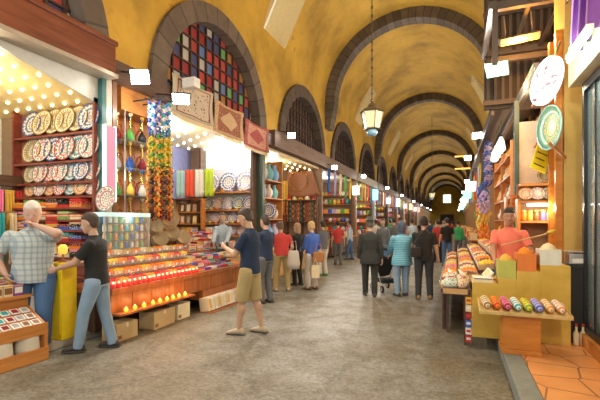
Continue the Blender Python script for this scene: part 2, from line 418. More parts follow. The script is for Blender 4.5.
# vault with daylight windows in both haunches
ANG = [0, 9, 14, 20, 26, 32, 38, 43, 48, 54, 62, 70, 80, 90, 100, 110, 118, 126, 132, 137, 142, 148, 154, 160, 166, 171, 180]
mb = MB(); sky = []; bays = [(RB[j]+RB[j+1])/2 for j in range(len(RB)-1)]
ysv = sorted({-6.2, YEND} | {RB[j] for j in range(1, len(RB)) if RB[j] < YEND} | {round(c+s_, 3) for c in bays for s_ in (-.6, 1.0) if c+s_ < YEND})
def vp(a, y, r=VR): return (VX+r*cos(radians(a)), y, VZ+r*sin(radians(a)))
for a, b_ in zip(ysv, ysv[1:]):
    hole = any(abs(a-(c-.6)) < .01 for c in bays)
    for i in range(len(ANG)-1):
        a0, a1 = ANG[i], ANG[i+1]
        if hole and (9 <= a0 < 43 or 137 <= a0 < 171): continue
        mb.add([vp(a0, a), vp(a0, b_), vp(a1, b_), vp(a1, a)], [(0, 1, 2, 3)])
struct('ceiling', mb, YELLOW)
REV = mat('limewash_reveal', (.78, .66, .4), .8)
SKYG = mat('daylight_glass', (.8, .9, 1), .4, emit=.45, ecol=(1, .9, .65), var=.03)
for c in bays:
    if c < 0: continue
    for s_ in (1, -1):
        wn += 1; a0, a1 = (9, 43) if s_ > 0 else (171, 137)
        y0, y1 = c-.6, c+1.0; d = .9*s_; m1 = MB()
        p0, p1 = vp(a0, 0), vp(a1, 0)
        q = lambda p, y, dx, dz: (p[0]+dx, y, p[2]+dz)
        for A, B in (((p0, y0), (p0, y1)), ((p0, y1), (p1, y1)), ((p1, y1), (p1, y0)), ((p1, y0), (p0, y0))):
            m1.add([q(A[0], A[1], 0, 0), q(B[0], B[1], 0, 0), q(B[0], B[1], d, .5), q(A[0], A[1], d, .5)], [(0, 1, 2, 3)])
        o = struct('window_%d' % wn, m1, REV)
        MB().add([q(p0, y0, d, .5), q(p0, y1, d, .5), q(p1, y1, d, .5), q(p1, y0, d, .5)], [(0, 1, 2, 3)]).build('window_pane', SKYG, o)
# stone ribs on wall corbels
for j, ry in enumerate(RB):
    if ry > YEND or ry < 0: continue
    mb = MB(); n = 48; w_ = .3; ro, ri = VR+.02, VR-.45
    path = [(1, -1.1)]+[(cos(pi*i/n), sin(pi*i/n)) for i in range(n+1)]+[(-1, -1.1)]
    vs = []
    for u, z_ in path:
        for r, yy in ((ro, -w_), (ri, -w_), (ri, w_), (ro, w_)):
            rr = r if z_ > -1 or r == ro else r+.22
            vs.append((u*rr, yy, z_*rr if z_ > 0 else z_))
    fs = []
    for i in range(len(path)-1):
        for k in range(3): fs.append((i*4+k, i*4+k+1, (i+1)*4+k+1, (i+1)*4+k))
    mb.add(vs, fs); mb.add([vs[i] for i in (0, 1, 2, 3)]+vs[-4:], [(0, 1, 2, 3), (4, 5, 6, 7)])
    struct('trim_%d' % (10+j), mb, STONE, loc=(VX, ry, VZ))
# far end wall with a bright window over the gate
mb = MB(); mb.box(XL-3, XR+1, YEND, YEND+.3, 0, 11)
struct('wall_back', mb, YELLOW)
MB().box(-2.6, -1.0, YEND-.06, YEND-.01, 6.2, 8.0).build('window_60', mat('far_daylight', (.7, .9, 1), emit=5)).__setitem__('kind', 'structure')
o = MB().box(-3.3, -.3, YEND-.08, YEND-.01, 0, 3.4).build('door_1', mat('gate_dark', (.05, .04, .035), .6)); o['kind'] = 'structure'
# band over the shops between shop heads and windows (brown timber)
BROWN = m_wood('mahogany_fascia', (.13, .035, .018), (.24, .075, .035), .35, (2, .4, 5))
DKWOOD = m_wood('dark_timber', (.07, .035, .02), (.13, .07, .045), .5, (2, .4, 5))
ORWOOD = m_wood('orange_wood', (.48, .17, .035), (.62, .26, .06), .4, (3, .6, 6))
mb = MB(); mb.box(XL-.1, XL+.24, 1.0, 4.97, 3.98, 4.5); mb.box(XL-.1, XL+.28, 1.0, 4.99, 4.44, 4.52)
struct('trim_30', mb, BROWN, bevel=.015)
mb = MB().box(XL-.05, XL+.3, 1.0, 4.97, 3.92, 3.98); struct('trim_31', mb, mat('aluminium_edge', (.42, .36, .28), .45, .4))
struct('trim_32', MB().box(XL-.1, XL+.12, 4.97, 11.2, 3.95, 4.3), DKWOOD)
FASC = m_wood('fascia_board_brown', (.13, .075, .05), (.2, .13, .09), .6, (1, .3, 3))
mb = MB().box(XL-.1, XL+.2, 11.2, YEND, 3.95, 4.45); struct('trim_33', mb, FASC)
struct('trim_34', MB().box(XR-.22, XR+.1, 14.5, YEND, 3.9, 4.6), FASC)
# shop partitions, backs and ceilings on the left
SHOPY = [4.95, 10.6, 16.4, 22.3, 28.1, 34, 39.8, 45.7, 51.5, 57.4, 63.2, 69, 75, 81, 87, 93]
CREAM = mat('cream_panel', (.75, .66, .48), .5)
mb = MB()
for i, y in enumerate(SHOPY): mb.box(-8.0, XL+.02, y, y+.12, .1, 4.0)
mb.box(-8.0, -7.9, 5, YEND, .1, 4.0)
struct('wall_left_shops', mb, mat('shop_inner_wall', (.3, .2, .13), .6))
mb = MB()
for i in range(len(SHOPY)-1): mb.box(-8.0, XL-.1, SHOPY[i]+.12, SHOPY[i+1], 3.93, 4.0)
struct('ceiling_left_shops', mb, CREAM)
# right-hand shops
mb = MB(); RY = [8.6, 12.6, 16.5, 20.4, 26.2, 32, 38, 44, 50, 56, 62, 70, 80, 90]
for y in RY: mb.box(XR, 4.4, y, y+.12, .15, 4.0)
mb.box(4.3, 4.4, 5, YEND, .15, 4.0); mb.box(XR, 4.4, 5.3, YEND, 4.0, 4.06)
struct('wall_right_shops', mb, mat('shop_wall_warm', (.35, .2, .09), .6))
# ================================================================ LIGHTS: LAMPS OF THE PLACE (most built further down) AND ADDED FILLS
COOL = (1, .93, .82)
FL_L = [on_x(140, 77, -4.75), on_x(181, 99, -4.6), Vector((-4.85, 11.75, 4.35)), Vector((-4.85, 16.6, 3.95))]+[Vector((-4.85, y, 4.2)) for y in (22.5, 31, 40, 52, 64, 78, 90)]
FL_R = [Vector((.72, 8.2, 4.42)), Vector((.6, 12.9, 4.15)), Vector((.48, 17.6, 4.2))]+[Vector((.62, y, 3.85)) for y in (24, 33, 44, 56, 68, 82)]
def beam(p, d, e, ang=2.85):
    o = light('flood_beam', p, e, COOL, .07, 'SPOT', spot=ang); o.rotation_euler = Vector(d).to_track_quat('-Z', 'Y').to_euler(); o.data.spot_blend = .35
for p in FL_L[:2]: beam(p+Vector((.14, -.06, -.1)), (.9, -.3, -.25), 230)
for p in FL_L[2:]: beam(p+Vector((.2, -.1, 0)), (1, -.25, .15), 420)
for p in FL_R: beam(p+Vector((-.15, -.1, -.1)), (-1, -.25, .1), 380)
light('stall_fill', (.95, 7.75, 3.75), 45, (1, .8, .5), .06); light('stall_fill', (.75, 5.2, 3.9), 40, (1, .8, .5), .06)  # added warm fill lights over the stall goods, no bulbs built
for y in (-1.5, 1.5):
    light('street_bulb', (-4.6, y, 4.2), 180, COOL, .1); light('street_bulb', (.9, y, 4.0), 210, (1, .85, .6), .1)
for i in range(len(SHOPY)-1):
    y = (SHOPY[i]+SHOPY[i+1])/2
    light('shop_bulb', (-6.3, y, 3.6), [70, 75, 80][i] if i < 3 else 150, (1, .9, .72), .12)
light('shop_bulb', (-6.2, 3.6, 3.2), 45, (1, .84, .6), .12)
for y in (10.6, 14.5, 18.5, 23, 29, 35, 41, 47, 53, 59, 66, 75): light('shop_bulb', (2.7, y, 3.5), 140, (1, .78, .48), .12)
light('shelf_fill', (-5.0, 5.35, 3.5), 14, (1, .95, .85), .05)  # added fill lights to brighten the water-pipe shelves, no fixture there
light('shelf_fill', (-5.2, 5.3, 2.4), 8, (1, .95, .85), .04)
light('shelf_fill', (-6.2, 9.9, 3.55), 32, (1, .96, .9), .06)  # added fill light to brighten the plates on the far partition
# ================================================================ SHOP A (left edge): ceiling with lights, plate wall, textiles
def ceilingA():
    z = lambda y: 4.02 if y < 2.6 else 4.02-(y-2.6)*.21
    mb = MB()
    for a, b_ in ((1.0, 2.6), (2.6, 4.95)):
        mb.add([(-8, a, z(a)), (XL-.05, a, z(a)), (XL-.05, b_, z(b_)), (-8, b_, z(b_)), (-8, a, z(a)+.05), (XL-.05, a, z(a)+.05), (XL-.05, b_, z(b_)+.05), (-8, b_, z(b_)+.05)],
               [(0, 1, 2, 3), (7, 6, 5, 4), (0, 4, 5, 1), (1, 5, 6, 2), (2, 6, 7, 3), (3, 7, 4, 0)])
    o = mb.build('ceiling_left_near', mat('star_ceiling', (.72, .56, .26), .45)); o['kind'] = 'structure'
    b = MB().lathe([(.0, 0), (.022, .0), (.026, -.012), (.016, -.03), (.0, -.034)][1:], n=8).mesh('ceiling_bulb', mat('warm_bulb', (1, .82, .45), emit=14, ecol=(1, .78, .4)), True)
    k = 0
    for i in range(9):
        for j in range(10):
            x = -7.75+i*.29+(j % 2)*.145; y = 2.75+j*.25
            if x > XL-.1: continue
            q = bpy.data.objects.new('ceiling_bulb', b); COLL.objects.link(q); q.parent = o; q.location = (x, y, z(y)-.002); k += 1
ceilingA()
struct('wall_left_near', MB().box(-7.98, -7.9, 1, 4.95, .1, 4.0), mat('pale_panel', (.72, .74, .7), .4))
# white triangle panel under the ceiling at the street side
tp = [(2.6, 3.99), (4.94, 3.5), (4.94, 3.99)]
struct('trim_40', MB().add([(x_, y_, z_) for x_ in (XL-.02, XL-.06) for y_, z_ in tp], [(0, 1, 2), (5, 4, 3), (0, 3, 4, 1), (1, 4, 5, 2), (2, 5, 3, 0)]), mat('white_gloss', (.6, .62, .58), .3))
# dark beam and rail at the back with hanging scarves
t = empty('scarf_rail', (-7.3, 3.9, 2.15)); tag(t, 'dark timber rail carrying the row of hanging scarves behind the grey-haired man', 'rail')
MB().box(-.08, .08, -1.2, 1.1, .08, .26).build('beam', DKWOOD, t); MB().cyl((0, -1.2, .02), (0, 1.1, .02), .015).build('rod', mat('steel', (.5, .5, .48), .3, .9), t)
for y in (-1.1, 1.0): MB().box(-.6, -.05, y-.03, y+.03, .14, .2).build('bracket', DKWOOD, t)
def scarf_proto(c, w_=.15, h=.95, kind='plain', c2=None):
    def f():
        m = MB().sheet(lambda u, v: ((.025*sin(v*19+1)+.012*sin(u*5)), (v-.5)*w_*(1-.12*u), -u*h), 12, 12, .006)
        m2 = MB()
        for i in range(7): m2.box(-.004, .004, (i/6-.5)*w_*.86-.004, (i/6-.5)*w_*.86+.004, -h-.06, -h)
        M = m_cloth('scarf_'+c+kind, COLS[c], COLS[c2] if c2 else None, kind, 40)
        return [('scarf', m.mesh('scarf', M, True), None), ('fringe', m2.mesh('fringe', M), 0)]
    return f
for i, c in enumerate(['pink', 'cream', 'teal', 'maroon', 'pink', 'white', 'green', 'black', 'pink', 'gold', 'red']):
    spawn('scarf'+c, scarf_proto(c), 'hanging_scarf', f'{c} scarf hanging {ORD[i+1]} from the left on the dark timber rail', 'scarf', (-7.28, 3.02+i*.185, 2.16), (0, 0, random.uniform(-.2, .2)), group='scarves on the dark rail')
for i, c in enumerate(['pink', 'purple', 'blue', 'green', 'pink', 'teal', 'cream']):
    spawn('scarfB'+c, scarf_proto(c, .2, .8), 'hanging_scarf', f'{c} lower scarf hanging {ORD[i+1]} from the left beneath the rail row', 'scarf', (-7.12, 3.1+i*.26, 1.75), (0, 0, random.uniform(-.2, .2)), group='lower scarves')
MB().cyl((-7.12, 2.7, 1.77), (-7.12, 4.9, 1.77), .014).build('trim_45', mat('steel', (.5, .5, .48), .3, .9)).__setitem__('kind', 'structure')

PLM = [m_plate('plate_blue', (.78, .74, .62), (.08, .16, .5), (.5, .3, .08), 9, 0), m_plate('plate_ochre', (.75, .66, .42), (.42, .26, .08), (.12, .28, .4), 12, 1),
       m_plate('plate_red', (.8, .74, .62), (.6, .1, .05), (.1, .14, .35), 8, 2), m_plate('plate_teal', (.78, .78, .7), (.05, .35, .42), (.55, .12, .06), 10, 3),
       m_plate('plate_flower', (.83, .8, .72), (.65, .22, .25), (.12, .32, .2), 6, 4), m_plate('plate_orange', (.8, .7, .5), (.72, .25, .05), (.2, .1, .08), 11, 5),
       m_plate('plate_lilac', (.8, .8, .86), (.35, .3, .65), (.7, .6, .1), 7, 6)]
PLN = ['blue-patterned', 'ochre-patterned', 'red-patterned', 'teal-patterned', 'floral', 'orange-patterned', 'lilac-patterned']
def plate_proto(i):
    def f():
        m = MB().lathe([(.001, .018), (.09, .018), (.12, .004), (.2, -.016), (.203, -.012), (.203, -.006), (.12, .016), (.07, .03), (.001, .03)], n=28, axis='y')
        r = MB().lathe([(.196, -.0185), (.205, -.019), (.206, -.011), (.199, -.010)], n=28, axis='y', ring=True)
        return [('plate', m.mesh('plate', PLM[i], True), None), ('rim', r.mesh('rim', mat('plate_rim_%d' % i, [(.1, .15, .4), (.35, .22, .1), (.4, .12, .08), (.08, .25, .3), (.3, .3, .25), (.4, .2, .1), (.3, .28, .5)][i], .25), True), 0)]
    return f
def plate(i, loc, tilt, sc, label, grp, rz=0): return spawn('plate%d' % i, plate_proto(i), 'decorative_plate', label, 'plate', loc, (-tilt, 0, rz), sc, grp)
MAHOG = m_wood('shelf_mahogany', (.16, .03, .02), (.27, .07, .04), .35, (1, 4, 6))
YP = 4.93
SHZ = [3.08, 2.62, 2.27, 2.03, 1.84, 1.64, 1.47, 1.28, 1.02, .72]
t = empty('shelf_unit', (0, 0, 0)); tag(t, 'dark red shelf unit of plates and folded textiles left of the pink light strip', 'shelf')
for z in SHZ: MB().box(-7.3, XL-.06, YP-.2 if z < 2 else YP-.15, YP, z-.035, z).build('shelf', MAHOG, t, bevel=.004)
MB().box(XL-.05, XL-.02, YP-.16, YP, .1, 3.6).build('side_panel', MAHOG, t); MB().box(-7.34, -7.3, YP-.16, YP, .1, 3.6).build('side_panel', MAHOG, t)
MB().box(-7.3, XL-.2, YP-.012, YP+.0, .1, 3.5).build('back_panel', mat('back_red', (.3, .09, .06), .5), t)
rows = [(3.08, 1.12, [0, 1, 1, 1, 1, 0]), (2.62, 1.1, [1, 4, 0, 2, 3, 4]), (2.27, .88, [1, 4, 2, 4, 3, 0, 4]), (2.03, .78, [5, 4, 5, 2, 3, 5, 4])]
for r, (z, sc, L) in enumerate(rows):
    n = len(L)
    for i, k in enumerate(L):
        x = -7.0+(i+.25)*1.57/n*(1.05 if n < 7 else 1.07)
        plate(k, (x, YP-.085-.012*(i % 2), z+.2*sc+.012), .2, sc, f'{PLN[k]} plate, {ORD[i+1]} from left on {ORD[r+1]} plate shelf left of pink strip', 'plates on the dark red shelves')
def cloth_proto(c, kind='plain', c2='cream', w_=.26, d=.17, h=.045):
    def f():
        m = MB(); n = 3
        for k in range(n):
            z0 = k*h/n; r = h/n
            prof = []
            vs = []
            for x in (-w_/2, w_/2):
                for a in range(5): vs.append((x, -d/2-r*.5*cos(pi*(a/4-.5)), z0+r/2+r*.48*sin(pi*(a/4-.5))))
                vs += [(x, d/2, z0+r*.98), (x, d/2, z0+.02*r)]
            fs = [(i, (i+1) % 7, 7+(i+1) % 7, 7+i) for i in range(7)]+[tuple(range(7))[::-1], tuple(range(7, 14))]
            m.add(vs, fs)
        return [('folded_cloth', m.mesh('folded_cloth', m_cloth('fold_%s_%s' % (c, kind), COLS[c], COLS[c2], kind, 45)), None)]
    return f
TC = ['red', 'orange', 'maroon', 'gold', 'brown', 'cream', 'pink', 'red', 'blue', 'orange', 'green', 'teal', 'black']
def cloth(c, loc, label, grp, rz=0, sc=1, kind='plain', nm=None):
    return spawn('cloth%s%s' % (c, kind), cloth_proto(c, kind), nm or 'folded_cloth', label, 'textile', loc, (0, 0, rz), sc, grp)
SN = ['top', 'second', 'third', 'fourth', 'fifth', 'sixth']
for r, z in enumerate(SHZ[4:9]):
    x = -7.12; i = 0
    while x < XL-.3:
        n = 2 if r < 4 else 4
        for k in range(n+(i*7+r) % 2):
            c = random.choice(TC if r != 2 or i < 4 else ['black', 'black', 'blue', 'maroon'])
            cloth(c, (x, YP-.11, z+.001+k*.047), f'folded {c} textile, {ORD[k+1]} up in {ORD[i+1]} stack on {SN[r]} textile shelf behind grey-haired man', 'folded textiles on the dark red shelves', random.uniform(-.08, .08), (1, 1, 1), random.choice(['plain', 'stripes', 'spots']), 'folded_textile')
        x += .275; i += 1
# post, white strip and pink light box
struct('trim_41', MB().box(XL-.02, XL+.08, 4.85, 4.93, .1, 4.0), mat('teal_post', (.05, .16, .16), .4))
struct('trim_42', MB().box(XL-.02, XL+.06, 4.95, 5.06, .1, 4.0), mat('white_post', (.55, .5, .42), .4))
struct('trim_43', MB().box(XL-.02, XL+.07, 5.07, 5.16, .1, 4.0), mat('brown_post', (.22, .1, .05), .4))
t = empty('light_strip', (XL+.09, 4.95, 1.95)); tag(t, 'upright pink light box with white glowing edges on the shop post', 'light')
MB().box(0, .07, -.1, .09, 0, 1.2).build('pink_panel', mat('pink_panel', (.45, .12, .18), .4, emit=.75, ecol=(1, .3, .42)), t)
for y in (-.11, .094): MB().box(0, .075, y, y+.007, -.02, 1.22).build('light_tube', mat('white_tube', (.9, .95, 1), emit=2, ecol=(.85, .93, 1)), t)

# silver plate on a stand
o = plate(4, (-4.84, 4.5, 1.945), .15, .95, 'silver-rimmed plate standing on top of the glass case below the pink strip', None)
# yellow cabinet
t = empty('display_cabinet', (-4.93, 3.62, .1)); tag(t, 'narrow bright yellow display cabinet behind the man in black shirt', 'cabinet')
YL = mat('yellow_lacquer', (.85, .6, .01), .35)
MB().box(.06, .3, 0, .22, 0, .95).build('body', YL, t, bevel=.01); MB().box(.05, .31, -.01, .23, .95, .98).build('top', YL, t, bevel=.005)
MB().box(.08, .28, -.012, 0, .08, .9).build('door', mat('yellow_door', (.9, .66, .02), .3), t)
t = empty('table_lamp', (-4.75, 3.73, 1.085)); tag(t, 'small glowing orange lamp standing on the yellow cabinet', 'lamp')
MB().lathe([(.05, 0), (.05, .02), (.012, .03), (.012, .1)]).build('base', cm('brown'), t, True); MB().lathe([(.04, .1), (.055, .13), (.055, .19), (.03, .22)]).build('lamp_shade', mat('amber_glass', (.9, .4, .05), emit=1.2, ecol=(1, .42, .06)), t, True)
light('lamp_bulb', (-4.75, 3.73, 1.42), 3, (1, .5, .15), .04)
# tiered souvenir stand at the left bottom
t = empty('souvenir_stand', (-4.5, 2.2, 0), radians(-4)); tag(t, 'tiered orange wooden souvenir stand at the left edge of the street', 'stand')
X0 = 0
def bx(*a): return MB().box(*a)
bx(-.75, 0, -.7, 1.1, .0, .09).build('base_board', ORWOOD, t, bevel=.008)
bx(-.03, 0, -.7, 1.1, .09, .15).build('front_rail', ORWOOD, t)
bx(-.75, -.22, -.7, 1.1, .09, .36).build('lower_body', ORWOOD, t)
m = MB(); m.add([(-.03, y, z) for y in (-.7, 1.1) for z in (.36, .40)]+[(-.4, y, z) for y in (-.7, 1.1) for z in (.56, .6)], [(0, 1, 3, 2), (4, 6, 7, 5), (0, 4, 5, 1), (2, 3, 7, 6), (0, 2, 6, 4), (1, 5, 7, 3)])
m.build('sloping_tray', ORWOOD, t); bx(-.035, -.015, -.7, 1.1, .3, .43).build('tray_lip', ORWOOD, t)
bx(-.8, -.4, -.7, 1.1, .36, .72).build('upper_body', ORWOOD, t); bx(-.8, -.33, -.7, 1.1, .70, .735).build('upper_shelf', ORWOOD, t)
for y in (-.7, 1.06): bx(-.4, -.02, y, y+.04, .1, .34).build('side_board', ORWOOD, t)
R0 = Matrix.Rotation(radians(-4), 3, 'Z')
def sl(x, y, z): return Vector((-4.5, 2.2, 0))+R0 @ Vector((x, y, z))
def tile_proto(c):
    def f():
        m = MB().box(-.045, .045, -.045, .045, 0, .012); m2 = MB().box(-.03, .03, -.03, .03, .012, .016)
        return [('magnet', m.mesh('magnet', cm('white')), None), ('picture', m2.mesh('picture', cm(c)), 0)]
    return f
k = 0
for r in range(3):
    for i in range(16):
        c = ['brown', 'grey', 'gold', 'brown', 'maroon', 'grey', 'brown', 'teal'][(i*5+r*3) % 8]; xx = -.09-r*.108
        spawn('mag'+c, tile_proto(c), 'souvenir_magnet', f'small {c} framed magnet, {ORD[16-i]} from right in {SN[r]} row up the sloping tray', 'magnet', sl(xx, -.62+i*.108, .405+(-.03-xx)*.54+.004), (0, radians(28.5), radians(-4)), 1, 'magnets on the sloping tray')
def pack_proto(c, c2):
    def f():
        m = MB().box(-.035, .035, -.05, .05, 0, .13); m2 = MB().box(.035, .037, -.042, .042, .03, .1); m3 = MB().box(-.036, .036, -.051, .051, .112, .125)
        return [('packet', m.mesh('packet', cm(c)), None), ('front_label', m2.mesh('l', cm(c2)), 0), ('band', m3.mesh('b', cm('gold', .3)), 0)]
    return f
for r in range(3):
    for i in range(15):
        c, c2 = [('cream', 'brown'), ('purple', 'white'), ('gold', 'black'), ('white', 'purple'), ('yellow', 'brown'), ('lilac', 'white')][(i//2+r) % 6]
        spawn('pack'+c+c2, pack_proto(c, c2), 'tea_packet', f'{c} packet with {c2} label, {ORD[15-i]} from right, {["front", "middle", "back"][r]} row of souvenir stand', 'packet', sl(-.39-r*.12, -.6+i*.112, .736+.0*r), (0, 0, radians(-4)+random.uniform(-.05, .05)), (1, 1, 1+.25*r), 'packets on the upper shelf of the souvenir stand')
def jar_proto(c, cap='gold'):
    def f():
        m = MB().lathe([(.03, 0), (.034, .01), (.034, .09), (.026, .105), (.026, .112)], n=12); l = MB().lathe([(.029, .112), (.029, .132), (.001, .134)], n=12)
        return [('jar', m.mesh('jar', mat('jar_'+c, COLS[c], .15), True), None), ('lid', l.mesh('lid', cm(cap, .3)), 0)]
    return f
for i in range(15):
    c = ['gold', 'brown', 'orange', 'yellow', 'green'][i % 5]
    spawn('jar'+c, jar_proto(c), 'spice_jar', f'{c} spice jar, {ORD[15-i]} from right along the back of the souvenir stand', 'jar', sl(-.75, -.6+i*.11, .737), (0, 0, 0), 1.9, 'jars at the back of the souvenir stand')
def sack_proto():
    m = MB().loft([((0, 0, 0), (.1, 0, 0), (0, .12, 0)), ((0, 0, .05), (.115, 0, 0), (0, .14, 0)), ((0, 0, .17), (.1, 0, .0), (0, .13, 0)), ((0, 0, .24), (.115, 0, .03), (0, .145, 0)), ((0, 0, .245), (.1, 0, .03), (0, .13, 0)), ((0, 0, .17), (.08, 0, 0), (0, .1, 0))], 18)
    c = MB().loft([((0, 0, .15), (.09, 0, 0), (0, .115, 0)), ((0, 0, .2), (.08, 0, 0), (0, .1, 0)), ((0, 0, .22), (.01, 0, 0), (0, .01, 0))], 14)
    o = c.mesh('c', mat('dry_herbs', (.42, .3, .12), .9, bump=.6, scale=60, var=.5))
    return [('sack', m.mesh('sack', m_cloth('linen', (.72, .66, .52)), True), None), ('herbs', o, 0)]
for i in range(6):
    o = spawn('sack', sack_proto, 'linen_sack', f'open white linen sack, {ORD[6-i]} from right on the bottom tier of the souvenir stand', 'sack', sl(-.125, -.52+i*.29, .092), (0, 0, radians(-4)), (.95, .95, .92), 'linen sacks on the bottom tier')
# front edge boxes between shop A and B, at the foot of the shelf
for i, (c, z) in enumerate([('white', .1), ('white', .36), ('grey', .62)]):
    o = MB().box(-.14, .14, -.12, .12, 0, .25).build('storage_box', cm(c), None, bevel=.006, loc=(-5.3, 3.8, z+.002*i)); tag(o, f'{c} storage box, {["lowest", "middle", "topmost"][i]} of the stack beside the yellow cabinet', 'box', 'boxes beside the yellow cabinet')
    MB().box(.14, .142, -.12, .12, .2, .23).build('tape', cm('cream'), o)
# ================================================================ SHOP B: water pipes, beads, carpets, counter
YB0, YB1 = 5.1, 10.58
def starlights(x0, x1, y0, y1, z, st, par):
    b = MB().lathe([(.03, 0), (.034, -.015), (.015, -.04)], n=8).mesh('ceiling_bulb', mat('warm_bulb2', (1, .85, .6), emit=16, ecol=(1, .84, .55)), True)
    x = x0; r = 0
    while x < x1:
        y = y0+(r % 2)*st/2
        while y < y1:
            q = bpy.data.objects.new('ceiling_bulb', b); COLL.objects.link(q); q.parent = par; q.location = (x, y, z-.001); y += st
        x += st*.8; r += 1
c1 = struct('ceiling_shop_second', MB().box(-7.9, XL-.1, YB0, YB1, 3.86, 3.92), mat('star_ceiling_pale', (.8, .72, .5), .45))
starlights(-7.6, XL-.15, YB0+.4, YB1, 3.86, .52, c1)
c2 = struct('ceiling_shop_third', MB().box(-7.9, XL-.1, 10.75, 16.35, 3.86, 3.92), mat('star_ceiling', (.72, .56, .26), .45))
starlights(-7.6, XL-.15, 11.2, 16.2, 3.86, .55, c2)
# violet-blue back wall panel, curved niche
struct('wall_left_shop_back', MB().box(-7.9, -7.82, YB0, YB1, 2.3, 3.86), mat('violet_wall', (.28, .32, .66), .5))
# coloured towels hanging on the back wall
t = empty('towel_rail', (-7.1, 9.7, 3.12)); t.rotation_euler.z = -pi/2; tag(t, 'thin steel rail holding four bright towels below the violet wall', 'rail'); MB().cyl((0, -.75, 0), (0, .75, 0), .012).build('rod', mat('steel', (.5, .5, .48), .3, .9), t)
for y in (-.7, .7): MB().cyl((-.0, y, 0), (0, y, .74), .008).build('bracket', mat('steel', (.5, .5, .48), .3, .9), t)
for i, c in enumerate(['teal', 'red', 'white', 'green']):
    def f(c=c):
        M = m_cloth('towel_'+c, {'teal': (.45, .7, .68), 'green': (.5, .68, .05), 'red': (.85, .12, .06)}.get(c, COLS[c]))
        return [('t', MB().sheet(lambda u, v: (.03*sin(v*14), (v-.5)*.48, -u*.75), 6, 14, .012).mesh('towel', M, True), None), ('hem', MB().sheet(lambda u, v: (.03*sin(v*14)+.008, (v-.5)*.485, -.68-u*.05), 1, 14, .012).mesh('hem', cl('gold'), True), 0)]
    nmc = {'teal': 'pale teal', 'green': 'lime green', 'red': 'bright red', 'white': 'plain white', 'cream': 'cream'}[c]
    spawn('towel'+c, f, 'hanging_towel', f'{nmc} towel hanging from the rail below the violet wall', 'towel', (-7.55+i*.33, 9.7, 3.115), (0, 0, pi/2), (1, .66, 1.05))
# water-pipe shelves beside the pink strip : a glass cabinet facing the street
GLS = mat('shelf_glass', (.6, .85, .82), .1, trans=.7, alpha=.6)
t = empty('glass_shelf_unit', (XL-.02, 5.34, 0)); tag(t, 'open glass shelf unit full of water pipes right of the pink light strip', 'shelf')
PZ_ = [2.07, 2.55, 3.05]
MB().box(-.42, -.4, 0, 1.25, 1.5, 3.7).build('back_panel', ORWOOD, t)
MB().box(-.4, .02, -.02, 1.25, 3.55, 3.95).build('top_panel', ORWOOD, t)
for z in PZ_: MB().box(-.4, .1, 0, 1.2, z-.02, z).build('glass_shelf', GLS, t)
for y in (0, 1.19): MB().cyl((.07, y+.01, 1.7), (.07, y+.01, 3.55), .012).build('upright', mat('steel', (.5, .5, .48), .3, .9), t)
def hookah_proto(c, c2):
    def f():
        b = MB().lathe([(.045, 0), (.062, .02), (.07, .06), (.05, .11), (.022, .15), (.024, .165)], n=14)
        s = MB().lathe([(.012, .16), (.02, .19), (.01, .22), (.018, .25), (.009, .29), (.016, .31), (.008, .33)], n=10)
        h = MB().lathe([(.012, .33), (.035, .36), (.036, .375), (.012, .37)], n=12)
        hs = MB().tube([(.02, 0, .21), (.07, .02, .2), (.085, .03, .12), (.09, .035, .03), (.06, .05, .012)], .007)
        return [('water_pipe', b.mesh('b', mat('pipeglass_'+c, COLS[c], .1), True), None), ('stem', s.mesh('s', mat('brass', (.75, .5, .12), .25, .9), True), 0), ('bowl', h.mesh('h', cm(c2), True), 0), ('hose', hs.mesh('hs', cm('maroon'), True), 0)]
    return f
hc = [('blue', 'gold'), ('black', 'gold'), ('green', 'cream'), ('brown', 'gold'), ('white', 'blue'), ('gold', 'blue'), ('maroon', 'cream')]
for r, z in enumerate([1.55]+PZ_):
    for i in range(8):
        c, c2 = hc[(i*3+r*2) % 7]
        spawn('hk'+c, hookah_proto(c, c2), 'water_pipe', f'{c} glass water pipe, {ORD[i+1]} from left on {["lowest", "lower", "middle", "upper"][r]} glass shelf', 'water pipe', (XL-.2+.16*(i % 2), 5.42+i*.145, z+.002), (0, 0, i), (1.1, 1.1, 1.28), 'water pipes on the glass shelves')
MB().box(-.42, .1, 0, 1.2, 1.5, 1.55).build('base_shelf', ORWOOD, t); MB().box(-.4, -.1, 0, 1.2, .1, 1.5).build('lower_body', ORWOOD, t)
IRON = mat('iron', (.04, .04, .045), .5, .5)
# strings of beads and peppers
def beads_proto(c1, c2, n=34, L=1.0):
    def f():
        m = MB(); random.seed(hash(c1) % 97 if False else len(c1)+n)
        for i in range(n):
            z = -i*L/n; m.cur = (i*7//3) % 2; m.ball((.012*sin(i*1.7), .012*cos(i*2.3), z), .017+.006*((i*5) % 3)/2, 6, 4)
        m2 = MB().cyl((0, 0, .12), (0, 0, -L), .002, n=4); m3 = MB().lathe([(.006, -L-.09), (.02, -L-.06), (.012, -L-.01), (.004, -L)], n=7)
        return [('bead_string', m.mesh('b', [cm(c1, .35), cm(c2, .35)], True), None), ('thread', m2.mesh('t', cm('brown')), 0), ('tassel', m3.mesh('ts', cl(c1), True), 0)]
    return f
bcx, bcy = -4.84, 5.66
t = empty('bead_rack', (0, 0, 0)); tag(t, 'dark iron hanging rack carrying the bunches of bead strings', 'rack')
for yy in (bcy-.12, bcy+.12): MB().cyl((XL+.05, yy, 3.74), (bcx+.2, yy, 3.74), .012).build('arm', IRON, t)
for q in range(4): MB().cyl((bcx-.15+q*.1, bcy-.2, 3.74), (bcx-.15+q*.1, bcy+.22, 3.74), .008).build('rod', IRON, t)
MB().cyl((bcx, bcy, 3.74), (bcx, bcy, 2.5), .014).build('stem', IRON, t)
